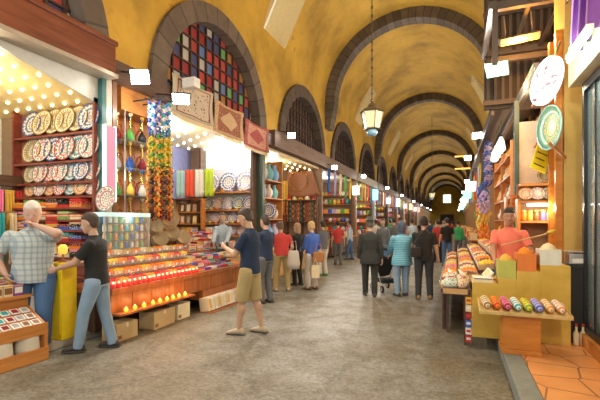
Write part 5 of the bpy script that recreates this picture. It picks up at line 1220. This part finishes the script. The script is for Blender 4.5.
def lantern(loc, ztop, label):
    t = empty('ceiling_lantern', loc); tag(t, label, 'lantern'); BR = mat('aged_brass', (.16, .13, .08), .45, .7); n = 6
    m = MB().lathe([(.03, .62), (.09, .58), (.12, .5), (.26, .44), (.3, .4), (.27, .39)], n=6); m.build('roof', BR, t)
    MB().lathe([(.17, -.0), (.25, .38), (.24, .38), (.16, .01)], n=6).build('glass_body', mat('lantern_glass', (.75, .68, .42), .2, emit=.12, ecol=(1, .85, .5)), t)
    for i in range(6):
        a = 2*pi*i/6; MB().cyl((.175*cos(a), .175*sin(a), 0), (.255*cos(a), .255*sin(a), .39), .013, n=6).build('frame_bar', BR, t)
    MB().lathe([(.19, -.0), (.19, .02), (.17, .02), (.1, -.02)], n=6).build('lower_rim', BR, t); MB().lathe([(.02, -.16), (.1, -.14), (.13, -.08), (.11, -.02), (.05, .0)], n=12).build('bottom_bowl', mat('blue_enamel', (.2, .4, .55), .3), t, True)
    MB().lathe([(.02, .62), (.045, .66), (.02, .7)], n=10).build('finial', BR, t, True)
    m = MB(); z = .68; k = 0
    MB().cyl((0, 0, .68), (0, 0, ztop-loc[2]), .012, n=6).build('chain_core', BR, t)
    while z < ztop-loc[2]-.1: m.cbox((0, 0, z+.05), .05 if k % 2 else .02, .02 if k % 2 else .05, .07); z += .1; k += 1
    m.build('chain_links', BR, t)
    return t
lantern((-1.8, 9.26, 3.75), 10.4, 'brass hexagonal lantern with blue bowl hanging on a long chain, nearest')
lantern((-1.8, 35, 3.6), 10.4, 'distant brass lantern hanging on a long chain far down the street')
# street furniture: none; cracks and patches live in the asphalt material

for x_, z_ in ((.9, 3.89), (XL+.14, 3.955)): MB().cyl((x_, 16, z_), (x_, 72, z_), .012).build('trim_9%d' % (x_ > 0), IRON)['kind'] = 'structure'
for k in range(14): MB().cyl((.9, 16.2+k*4, 3.89), (.9, 16.2+k*4, 4.06), .01).build('trim_%d' % (100+k), IRON)['kind'] = 'structure'
# ================================================================ PEOPLE
def remeshed(mb, name, M, parent, vox, it=2, mats=None):
    me = mb.mesh('tmp', M, True); o = bpy.data.objects.new('tmp', me); COLL.objects.link(o)
    r = o.modifiers.new('r', 'REMESH'); r.mode = 'VOXEL'; r.voxel_size = vox; r.use_smooth_shade = True
    s = o.modifiers.new('s', 'SMOOTH'); s.factor = .5; s.iterations = it
    dg = bpy.context.evaluated_depsgraph_get(); m2 = bpy.data.meshes.new_from_object(o.evaluated_get(dg)); m2.materials.clear(); m2.materials.append(M)
    bpy.data.objects.remove(o)
    q = bpy.data.objects.new(name, m2); COLL.objects.link(q); q.parent = parent; return q
def capsule(mb, a, b, r0, r1, n=12):
    mb.ball(a, r0, n, 8); mb.ball(b, r1, n, 8); mb.cyl(a, b, r0, r1, n)
def ik(a, c, l1, l2, hint):
    a, c, hint = Vector(a), Vector(c), Vector(hint); d = c-a; L = d.length
    if L > l1+l2-.002: c = a+d*((l1+l2-.002)/L); d = c-a; L = d.length
    u = d.normalized(); t = (l1*l1-l2*l2+L*L)/(2*L); h = sqrt(max(0, l1*l1-t*t)); p = (hint-u*hint.dot(u)).normalized()
    return a+u*t+p*h, c
def person(label, pos, yaw, H, shirt, pants, skin=(.5, .3, .2), hair=(.03, .02, .015), hairtype='short', lean=0, hands=None, feet=None, sleeve='short', shorts=False, build=1.0, head=(0, 0), shoes=(.05, .04, .035), hem=.86, vox=.009, group=None, knee=None, hipdrop=0, hat=None, lower=True, hints=None):
    k = H/1.75; t = empty('person', pos, yaw); t.scale = (k, k, k); tag(t, label, 'person', group); B = build
    SK = mat('skin_%.2f%.2f' % (skin[0], skin[2]), skin, .5, var=.06); HR = mat('hair_%.2f%.2f' % (hair[0], hair[2]), hair, .7, var=.3, scale=60, bump=.4)
    hz = .93-hipdrop; hip = Vector((0, 0, hz))
    def up(h, x=0, y=0):   # point of the leaning trunk at height h above the hip
        v = Vector((x, y, h)); return hip+Matrix.Rotation(-lean, 3, 'X') @ v
    RX = lambda v: Matrix.Rotation(-lean, 3, 'X') @ Vector(v)
    def ring(h, rx, ry, y=0): return (up(h, 0, y), Vector((rx*B, 0, 0)), RX((0, ry*B, 0)))
    fl, fr = (feet or [(-.1, .03), (.1, -.03)])
    ank = [Vector((fl[0], fl[1], .085+(fl[2] if len(fl) > 2 else 0))), Vector((fr[0], fr[1], .085+(fr[2] if len(fr) > 2 else 0)))]
    hips = [hip+Vector((-.092*B, 0, -.04)), hip+Vector((.092*B, 0, -.04))]
    kn = []
    for i in (0, 1):
        q, a = ik(hips[i], ank[i], .41, .403, (0, 1, .1)); kn.append(q); ank[i] = a
    sh = [up(.452, -.172*B, -.01), up(.452, .172*B, -.01)]
    hd = hands or [(-.27, .06, .78), (.27, .06, .78)]
    el, wr = [], []
    for i in (0, 1):
        q, a = ik(sh[i], hd[i], .285, .25, hints[i] if hints else ((-.5, .5)[i], -1, -.4)); el.append(q); wr.append(a)
    # head frame
    nb = up(.545, 0, .0); ht, hp = head
    HRm = Matrix.Rotation(ht, 3, 'Z') @ Matrix.Rotation(-lean*.45-hp, 3, 'X'); hc = nb+Vector((0, .015, .07))+HRm @ Vector((0, .02, 0))
    hs = 1.05+.3*(B-1)
    def hp_(x, y, z): return hc+HRm @ Vector((x, y, z))*hs
    b = MB()
    b.loft([ring(-.09, .1, .08), ring(-.03, .15, .105), ring(.04, .15, .105), ring(.13, .13, .09), ring(.25, .145, .1), ring(.37, .16, .108), ring(.445, .165, .095), ring(.49, .135, .082), ring(.52, .088, .066), ring(.545, .06, .058)], 18)
    capsule(b, nb, hp_(0, -.01, .02), .055, .055)
    hr = lambda z, rx, ry, y=0: (hp_(0, y, z), HRm @ Vector((rx*hs, 0, 0)), HRm @ Vector((0, ry*hs, 0)))
    b.loft([hr(-.015, .028, .03, .045), hr(.0, .045, .055, .03), hr(.03, .06, .078, .014), hr(.07, .069, .09, .006), hr(.11, .074, .096, .0), hr(.15, .074, .096, -.004), hr(.185, .064, .084, -.008), hr(.21, .045, .06, -.01), hr(.224, .015, .02, -.01)], 18)
    b.loft([(hp_(0, .09, .1), HRm @ Vector((.008, 0, 0)), HRm @ Vector((0, .01, 0))), (hp_(0, .104, .075), HRm @ Vector((.013, 0, 0)), HRm @ Vector((0, .014, 0))), (hp_(0, .095, .06), HRm @ Vector((.016, 0, 0)), HRm @ Vector((0, .012, 0)))], 8)
    for s in (-1, 1): b.ball(hp_(s*.075, -.005, .09), .022, 8, 6, .45, .8, 1.2)
    fv = max(vox, .0055)
    for i, s in ((0, -1), (1, 1)):
        b.ball(sh[i], .054*B, 12, 8)
        capsule(b, sh[i], el[i], .05*B, .041*B); capsule(b, el[i], wr[i], .042*B, .028)
        d = (wr[i]-el[i]).normalized(); side = d.cross(Vector((s, .2, 0))).normalized(); nrm = d.cross(side).normalized()
        if nrm.dot(Vector((-s, .3, 0))) < 0: nrm = -nrm
        pc = wr[i]+d*.05
        b.loft([(wr[i], side*.026, nrm*.02), (wr[i]+d*.03, side*.036, nrm*.018), (wr[i]+d*.085, side*.04, nrm*.015), (wr[i]+d*.095, side*.034, nrm*.012)], 12)
        for f in range(4):
            o_ = side*(-.03+f*.02); L = (.066, .078, .072, .055)[f]; p0 = wr[i]+d*.085+o_; p1 = p0+d*L*.5+nrm*.012; p2 = p1+(d*.65+nrm*.75).normalized()*L*.5
            r_ = max(.0085, vox*.95); capsule(b, p0, p1, r_+.001, r_, 8); capsule(b, p1, p2, r_, r_*.85, 8)
        up_ = side if side.dot(Vector((0, 1, .6))) > 0 else -side
        p0 = wr[i]+d*.03+up_*.028; p1 = p0+(d*.6+up_*.8+nrm*.3).normalized()*.04; p2 = p1+(d*.9+nrm*.5).normalized()*.03
        capsule(b, p0, p1, max(.012, vox), .011, 8); capsule(b, p1, p2, .011, .009, 8)
    for i in (0, 1):
        if shorts:
            capsule(b, hips[i], kn[i], .07*B, .052*B); capsule(b, kn[i], ank[i], .052*B, .034)
            b.ball(kn[i].lerp(ank[i], .3)+Vector((0, -.018, 0)), .05*B, 10, 8, 1, 1, 1.7)
        else:
            capsule(b, hips[i], kn[i], .062*B, .038*B); capsule(b, kn[i], ank[i], .038*B, .03)
        b.ball(ank[i]+Vector((0, .03, -.045)), .035, 8, 6, 1, 1.9, .8)
    bo = remeshed(b, 'body', SK, t, vox)
    # shirt
    s = MB(); e = .016
    hh = hem-.93
    s.loft(([ring(hh, .19+e, .14+e), ring(-.09, .185+e, .135+e)] if hh < -.1 else [ring(hh, .158+e, .115+e)])+[ring(-.02, .158+e+(.022 if hh < -.1 else 0), .112+e+(.014 if hh < -.1 else 0)), ring(.06, .15+e, .11+e), ring(.14, .142+e, .102+e), ring(.25, .15+e, .106+e), ring(.37, .165+e, .112+e), ring(.445, .166+e, .097+e), ring(.487, .138+e*.8, .084+e), ring(.518, .09+e, .068+e), ring(.545, .062+e*.7, .06+e*.7)], 20)
    for i in (0, 1):
        s.ball(sh[i], .053*B+e*.5, 12, 8)
        end = sh[i].lerp(el[i], .72) if sleeve == 'short' else el[i]
        s.cyl(sh[i], end, .05*B+e*.6, .045*B+e, 14)
        if sleeve == 'long':
            s.ball(el[i], .047*B+e, 12, 8); s.cyl(el[i], el[i].lerp(wr[i], .95), .046*B+e, .032+e, 14)
    so = remeshed(s, 'shirt', shirt, t, vox*1.1, 2)
    cr = [(up(.535, 0, .004), Vector((.068, 0, 0)), RX((0, .066, 0))), (up(.565, 0, .004), Vector((.063, 0, 0)), RX((0, .064, 0)))]
    MB().loft(cr, 16).build('collar', shirt, so, True)
    if lower:
        p = MB(); e = .014
        p.loft([ring(-.1, .13+e, .1+e), ring(-.04, .152+e, .112+e), ring(.03, .15+e, .108+e), ring(.085, .138+e, .098+e)], 20)
        for i in (0, 1):
            p.ball(hips[i], .088*B+e, 12, 8); 
            if shorts: 
                p.cyl(hips[i], kn[i]+(kn[i]-hips[i])*.02, .088*B+e, .068*B+e*1.6, 16)
            else:
                p.cyl(hips[i], kn[i], .086*B+e, .058*B+e, 16); p.ball(kn[i], .057*B+e, 12, 8); p.cyl(kn[i], ank[i]+Vector((0, 0, -.045)), .057*B+e, .045+e*1.3, 16)
        po = remeshed(p, 'trousers', pants, t, vox*1.1, 2)
        SH = mat('shoe_%.2f%.2f' % (shoes[0], shoes[2]), shoes, .5)
        for i in (0, 1):
            a = ank[i]; dx = (-.12, .12)[i]; fw = Vector((dx, 1, 0)).normalized(); sd = Vector((1, -dx, 0)).normalized(); z0 = a.z-.085
            q = MB(); g = lambda y, r, h: (Vector((a.x, a.y, z0+h/2+.004))+fw*y, sd*r, Vector((0, 0, h/2)))
            q.loft([g(-.085, .02, .05), g(-.07, .036, .08), g(-.02, .04, .1), g(.05, .043, .085), g(.12, .047, .06), g(.165, .04, .045), g(.185, .02, .03)], 14)
            sho = q.build('shoe', SH, t, True); q = MB(); vs = [Vector((a.x, a.y, z0))+fw*y+sd*x for x, y in ((-.035, -.09), (.035, -.09), (.048, .08), (.042, .16), (.015, .192), (-.015, .192), (-.042, .16), (-.048, .08))]
            n = 8; q.add(vs+[v+Vector((0, 0, .016)) for v in vs], [tuple(range(n))[::-1], tuple(range(n, 2*n))]+[(j, (j+1) % n, n+(j+1) % n, n+j) for j in range(n)]); q.build('sole', mat('shoe_sole', (.08, .07, .06), .8), sho)
    # face
    EW = mat('eye_white', (.8, .78, .74), .3); EB = mat('eye_dark', (.03, .02, .015), .2)
    for s_ in (-1, 1):
        eo = MB().ball(hp_(s_*.03, .0795, .1), .0105, 8, 6).build('eye', EW, t, True); MB().ball(hp_(s_*.03, .0865, .1), .0055, 8, 6).build('iris', EB, eo, True)
        MB().obox(hp_(s_*.031, .093, .122), .032, .008, .006, HRm).build('eyebrow', HR, t)
    MB().obox(hp_(0, .09, .036), .042, .01, .008, HRm).build('mouth', mat('lips', (.38, .12, .1), .5), t)
    # hair and hats
    px_seed = len(label)*31+ord(label[3])
    h = MB()
    if hairtype in ('short', 'long'):
        h.loft([hr(.04, .06, .03, -.062), hr(.07, .075, .05, -.048), hr(.1, .0805, .056, -.044), hr(.125, .0815, .066, -.036), hr(.15, .081, .088, -.02), hr(.165, .079, .099, -.009), hr(.19, .07, .09, -.009), hr(.215, .053, .07, -.009), hr(.232, .03, .04, -.01), hr(.238, .01, .014, -.01)], 20)
        rnd = random.Random(int(px_seed)); 
        for q in range(26):
            a_ = rnd.uniform(0, 2*pi); e_ = rnd.uniform(.2, 1.4); h.ball(hp_(.07*cos(a_)*cos(e_), -.012+.088*sin(a_)*cos(e_), .152+.074*sin(e_)), rnd.uniform(.012, .016), 7, 5)
        if hairtype == 'long': h.loft([hr(-.08, .06, .03, -.06), hr(-.02, .078, .045, -.055), hr(.06, .084, .06, -.045), hr(.12, .083, .08, -.03), hr(.18, .06, .06, -.02)], 16)
        remeshed(h, 'hair', HR, t, vox)
    elif hairtype == 'fringe':
        h.loft([hr(.06, .069, .03, -.065), hr(.08, .079, .05, -.05), hr(.11, .08, .05, -.052), hr(.13, .074, .04, -.06), hr(.14, .05, .02, -.07)], 16); h.build('hair', HR, t, True)
    elif hairtype == 'scarf':
        h.loft([hr(-.07, .1, .09, -.01), hr(-.02, .075, .075, -.02), hr(.05, .086, .088, -.025), hr(.11, .09, .098, -.018), hr(.16, .086, .1, -.012), hr(.21, .062, .075, -.01), hr(.238, .02, .03, -.01)], 18); remeshed(h, 'headscarf', HR, t, vox)
    if hat:
        q = MB().loft([hr(.165, .12, .13, 0), hr(.172, .122, .132, 0), hr(.176, .085, .1, -.003), hr(.26, .075, .09, -.003), hr(.268, .05, .06, -.003)], 20).build('hat', mat('hat_felt', hat, .9), t, True); MB().loft([hr(.178, .087, .102, -.003), hr(.2, .085, .1, -.003)], 20).build('hat_band', mat('near_black', (.02, .02, .02), .5), q, True)
    t['_w'] = 0; del t['_w']
    return t, dict(hand=wr, up=up, k=k)
def facing(px, dx=0):
    """yaw so that local +y points along the world direction of the image's left (-1) or right (+1) or away (0)"""
    return 0
IMG_LEFT = atan2(sn, cs)+pi/2     # heading whose +y runs to picture left
AWAY = YAW
def ground(px, d, z=0):
    l = (px-300)/F*d; return (l*cs-d*sn, l*sn+d*cs, z)
DEN = m_cloth('denim_blue', (.07, .15, .3)); DENL = m_cloth('denim_pale', (.25, .36, .48)); KH = m_cloth('khaki', (.42, .33, .15)); BLKC = m_cloth('black_cotton', (.018, .018, .018)); NAVY = m_cloth('navy_cotton', (.015, .03, .07))
PLAID = m_cloth('plaid_shirt', (.5, .54, .5), (.18, .28, .36), 'plaid', 48); REDC = m_cloth('red_cotton', (.5, .05, .045)); CORAL = m_cloth('coral_polo', (.85, .2, .13)); STRB = m_cloth('striped_blue', (.09, .36, .52), (.35, .62, .7), 'stripes', 75)
SUIT = m_cloth('dark_suit', (.03, .033, .03)); BLUEC = m_cloth('blue_blouse', (.06, .14, .5)); WHT = m_cloth('white_cotton', (.6, .56, .5)); GREYT = m_cloth('grey_cotton', (.12, .13, .14)); PALEB = m_cloth('pale_blue_cotton', (.4, .5, .6)); GRNC = m_cloth('green_cotton', (.04, .35, .14))
# 1 grey-haired man at the left, hand at his face, other hand in pocket
P1, i1 = person('stout grey-haired man in pale plaid shirt and jeans touching his face, at left', ground(33, 4.95), YAW+pi+.4, 1.8, PLAID, DEN, (.55, .33, .24), (.62, .57, .5), 'short', hands=[(-.06, .2, 1.52), (.25, .1, .95)], hints=[(-1, .1, -.5), (1, -.5, .1)], feet=[(-.13, .06), (.12, -.02)], build=1.34, head=(.1, .2), vox=.0075, sleeve='short', hem=.84)
# 2 man in black t-shirt walking left
P2, i2 = person('man in black T-shirt and pale jeans facing the yellow cabinet, walking left', ground(97, 5.0), IMG_LEFT+.1, 1.68, BLKC, DENL, (.5, .3, .2), (.06, .035, .025), 'short', lean=.06, hands=[(-.16, .42, 1.08), (.17, .36, 1.1)], feet=[(-.09, .2), (.1, -.17)], build=1.1, head=(0, .15), vox=.0075)
# 3 man in navy t-shirt and khaki shorts
P3, i3 = person('man in navy T-shirt and khaki shorts holding a camera in mid street', ground(250, 5.72), IMG_LEFT-.35, 1.77, NAVY, KH, (.52, .32, .2), (.05, .035, .025), 'short', hands=[(-.1, .34, 1.22), (.14, .33, 1.2)], feet=[(-.1, .12), (.11, -.13)], shorts=True, build=1.05, head=(0, .3), shoes=(.45, .36, .25), vox=.0075)
t = empty('camera', P3.matrix_world @ Vector((0, 0, 0))); 
c0 = Matrix.Rotation(IMG_LEFT-.35, 3, 'Z') @ Vector((.02*1.01, .42*1.01, 1.25*1.01))
t.location = Vector(ground(250, 5.72))+c0; t.rotation_euler = (0, 0, IMG_LEFT-.35); tag(t, 'small black camera held by the man in navy T-shirt', 'camera')
MB().box(-.06, .06, -.03, .03, -.035, .04).build('camera_body', mat('near_black', (.02, .02, .02), .5), t, bevel=.006); MB().lathe([(.03, .03), (.032, .08), (.026, .085)], n=14, axis='y').build('lens', mat('near_black', (.02, .02, .02), .5), t, True)
# 4.. group at the far counter
person('woman in red shirt and khaki trousers leaning over the drawer counter', ground(282, 9.3), AWAY+.25, 1.6, REDC, KH, (.5, .3, .2), (.12, .07, .04), 'short', lean=.32, hands=[(-.25, .35, .95), (.25, .3, .95)], feet=[(-.16, .0), (.16, .0)], build=1.2, vox=.012, shoes=(.5, .4, .28))
person('dark-dressed woman with white bag between red shirt and blue blouse', ground(298, 10.1), AWAY+.9, 1.55, BLKC, BLKC, (.55, .35, .25), (.35, .22, .12), 'long', hands=[(-.2, .3, 1.0), (.25, .1, .9)], sleeve='long', vox=.013)
person('blonde woman in blue blouse and white trousers carrying tan handbag', ground(312, 9.5), AWAY+.75, 1.58, BLUEC, WHT, (.6, .4, .3), (.62, .42, .18), 'short', hands=[(-.1, .3, 1.05), (.22, .22, 1.0)], sleeve='long', build=1.08, vox=.012, shoes=(.25, .1, .05))
person('person in dark top leaning at the third shop beyond the blonde woman', ground(323, 12.0), AWAY+.6, 1.6, GREYT, WHT, (.5, .3, .2), (.03, .02, .02), 'short', vox=.015, shoes=(.1, .4, .15))
person('person in navy standing right behind the man in khaki shorts', ground(266, 7.9), AWAY+.9, 1.7, NAVY, GREYT, (.5, .3, .2), (.04, .03, .02), 'short', hands=[(-.1, .4, 1.1), (.2, .35, 1.1)], vox=.013)
person('shopkeeper in pale blue shirt behind the long counter of cloths', (-5.4, 8.6, .1), AWAY+pi, 1.7, PALEB, GREYT, (.5, .32, .22), (.1, .07, .05), 'short', sleeve='long', hands=[(-.15, .4, 1.0), (.15, .4, 1.0)], vox=.012)
# centre of the street
person('man in long dark suit and hat walking away in the middle of street', ground(370, 8.65), AWAY-.1, 1.64, SUIT, SUIT, (.5, .32, .22), (.1, .09, .08), 'short', sleeve='long', hands=[(-.25, .05, .85), (.27, .0, .85)], feet=[(-.1, .1), (.1, -.06)], build=1.12, hem=.74, hat=(.06, .065, .05), vox=.011)
person('woman in striped light blue top and dark headscarf pushing a stroller', ground(402, 8.65), AWAY+.15, 1.58, STRB, DENL, (.5, .32, .22), (.06, .08, .12), 'scarf', sleeve='long', hands=[(-.22, .34, .96), (.12, .38, .96)], feet=[(-.11, -.02), (.12, .05)], build=1.25, hem=.74, vox=.011)
person('man in black T-shirt and dark jeans right of the stroller woman', ground(424, 8.35), AWAY-.25, 1.68, BLKC, m_cloth('dark_jeans', (.035, .04, .045)), (.48, .28, .18), (.02, .015, .012), 'short', hands=[(-.05, .3, 1.12), (.3, .05, .82)], feet=[(-.12, -.05), (.13, .02)], build=1.12, vox=.011, shoes=(.3, .17, .07))
t = empty('shoulder_bag', ground(415.5, 8.22, .98), AWAY); tag(t, 'black shoulder bag at the hip of the man in black T-shirt', 'bag')
MB().box(-.1, .1, -.05, .05, -.1, .1).build('bag_body', mat('near_black', (.02, .02, .02), .5), t, bevel=.02); MB().tube([(-.09, 0, .09), (.1, -.02, .38), (.26, .02, .52)], .01).build('strap', mat('near_black', (.02, .02, .02), .5), t); MB().box(-.09, .09, -.056, -.05, -.02, .09).build('flap', mat('near_black', (.02, .02, .02), .5), t)
# stroller
t = empty('stroller', ground(386, 9.3), AWAY+.2); tag(t, 'dark folding stroller pushed by the woman in striped blue top', 'stroller')
DKF = mat('dark_fabric', (.03, .035, .04), .8)
for x_ in (-.2, .2):
    MB().tube([(x_, -.28, .98), (x_, -.2, .9), (x_, .1, .45), (x_, .35, .1)], .013).build('side_frame', ST, t); MB().tube([(x_, -.25, .08), (x_, .05, .5)], .012).build('rear_frame', ST, t)
    for y_ in (-.25, .35):
        m = MB(); m.lathe([(.05, -.018), (.075, -.018), (.08, 0), (.075, .018), (.05, .018)], (x_, y_, .08), 16, 'x'); wo = m.build('wheel', mat('rubber', (.02, .02, .02), .9), t, True); MB().lathe([(.012, -.022), (.05, -.02), (.05, .02), (.012, .022)], (x_, y_, .08), 10, 'x').build('wheel_hub', ST, wo)
MB().tube([(-.2, -.28, .98), (0, -.31, 1.0), (.2, -.28, .98)], .015).build('handle', mat('rubber', (.02, .02, .02), .9), t)
MB().sheet(lambda u, v: ((v-.5)*.38, -.18+.4*u+.02*sin(3.1*v), .85-.5*u-.05*sin(3.14*v)), 8, 8, .012).build('seat', DKF, t, True)
MB().sheet(lambda u, v: ((v-.5)*.4, -.1+.35*sin(u*1.6), .86+.2*cos(u*2.2-1)-.04*abs(v-.5)), 8, 8, .012).build('canopy', DKF, t, True); MB().box(-.17, .17, -.2, .12, .2, .3).build('basket', DKF, t, bevel=.02)
# people farther down the street
FAR = [(338, 15.0, 'red_dark', 'person in dark red at the lit shopfront left of the hat', REDC, GREYT, 0), (383, 13.5, 'x', 'man in dark shirt standing beyond the hat man and stroller woman', GREYT, DEN, 2.6), (394, 15.5, 'x', 'person in grey just behind the headscarf woman', GREYT, GREYT, .2), (438, 15.8, 'x', 'man in bright red shirt and dark trousers down the street', REDC, BLKC, .1), (447, 14.6, 'x', 'man in dark top and grey trousers right of the red shirt', BLKC, DEN, -.1), (458, 17.5, 'x', 'person in green shirt beside the right-hand goods', GRNC, GREYT, -.3), (412, 19, 'x', 'person in pale shirt far down between the two shoppers', PALEB, GREYT, .2), (350, 17, 'x', 'person in pale blue before the fourth left shop', PALEB, DEN, 1.2), (376, 19, 'x', 'person in white far behind the hat man', WHT, GREYT, 0.4), (402, 24, 'x', 'distant person in coral above the headscarf', CORAL, GREYT, 0), (430, 24, 'x', 'distant person in navy behind the black T-shirt man', NAVY, GREYT, .4), (443, 27, 'x', 'distant person in white near the street centre', WHT, BLKC, 3), (452, 26, 'x', 'distant person in red near the right-hand goods', REDC, BLKC, 0), (390, 28, 'x', 'distant person in green near the left shops', GRNC, BLKC, .4), (420, 33, 'x', 'very distant person in dark clothes at street centre', BLKC, BLKC, 0), (436, 36, 'x', 'very distant person in pale blue at street centre', PALEB, BLKC, 3), (447, 40, 'x', 'very distant person in red at street centre', REDC, BLKC, 0)]
for j, (px, d, _, lab, a, b_, dy) in enumerate(FAR):
    person(lab, ground(px, d), AWAY+dy, 1.62+.02*((j*3) % 7), a, b_, (.5, .32, .22), (.03, .02, .02), 'short', sleeve='long' if j % 2 else 'short', vox=.016 if d < 20 else .022, feet=[(-.1, .1*(j % 2)), (.1, -.1)])
# seller
person('seller in coral polo shirt standing behind the spice boxes at right', (.72, 6.43, .15), AWAY+pi-.45, 1.62, CORAL, GREYT, (.42, .2, .12), (.02, .015, .012), 'short', lean=.06, hands=[(-.28, .3, .98), (.2, .38, 1.0)], build=1.12, head=(0, .12), vox=.0075)
# bags
t = empty('white_bag', ground(293.5, 9.1, .95), AWAY); tag(t, 'white cloth bag hanging at the side of the dark-dressed woman', 'bag')
MB().loft([((0, 0, -.42), (.13, 0, 0), (0, .05, 0)), ((0, 0, -.3), (.15, 0, 0), (0, .06, 0)), ((0, 0, -.05), (.12, 0, 0), (0, .03, 0)), ((0, 0, 0), (.1, 0, 0), (0, .02, 0))], 14).build('bag_body', WHT, t, True); MB().tube([(-.07, 0, -.02), (-.03, 0, .2), (.05, 0, .22), (.07, 0, -.02)], .008).build('handle', WHT, t)
t = empty('handbag', ground(318.5, 9.35, .88), AWAY); tag(t, 'tan leather handbag carried by the blonde woman', 'bag')
MB().box(-.13, .13, -.05, .05, -.22, .02).build('bag_body', mat('tan_leather', (.4, .17, .05), .5), t, bevel=.02); MB().tube([(-.09, 0, .01), (-.05, 0, .2), (.05, 0, .2), (.09, 0, .01)], .01).build('handle', mat('tan_leather', (.4, .17, .05), .5), t); MB().lathe([(.015, -.055), (.012, -.06)], n=8, axis='y').build('clasp', mat('brass', (.75, .5, .12), .25, .9), t)
t = empty('shopping_bag', ground(315.5, 9.2, .6), AWAY); tag(t, 'cream paper shopping bag hanging below the tan handbag', 'bag')
MB().box(-.09, .09, -.05, .05, -.28, .0).build('bag_body', cm('cream'), t); MB().tube([(-.05, 0, 0), (0, 0, .16), (.05, 0, 0)], .006).build('handle', cm('cream'), t)
# temporary lights
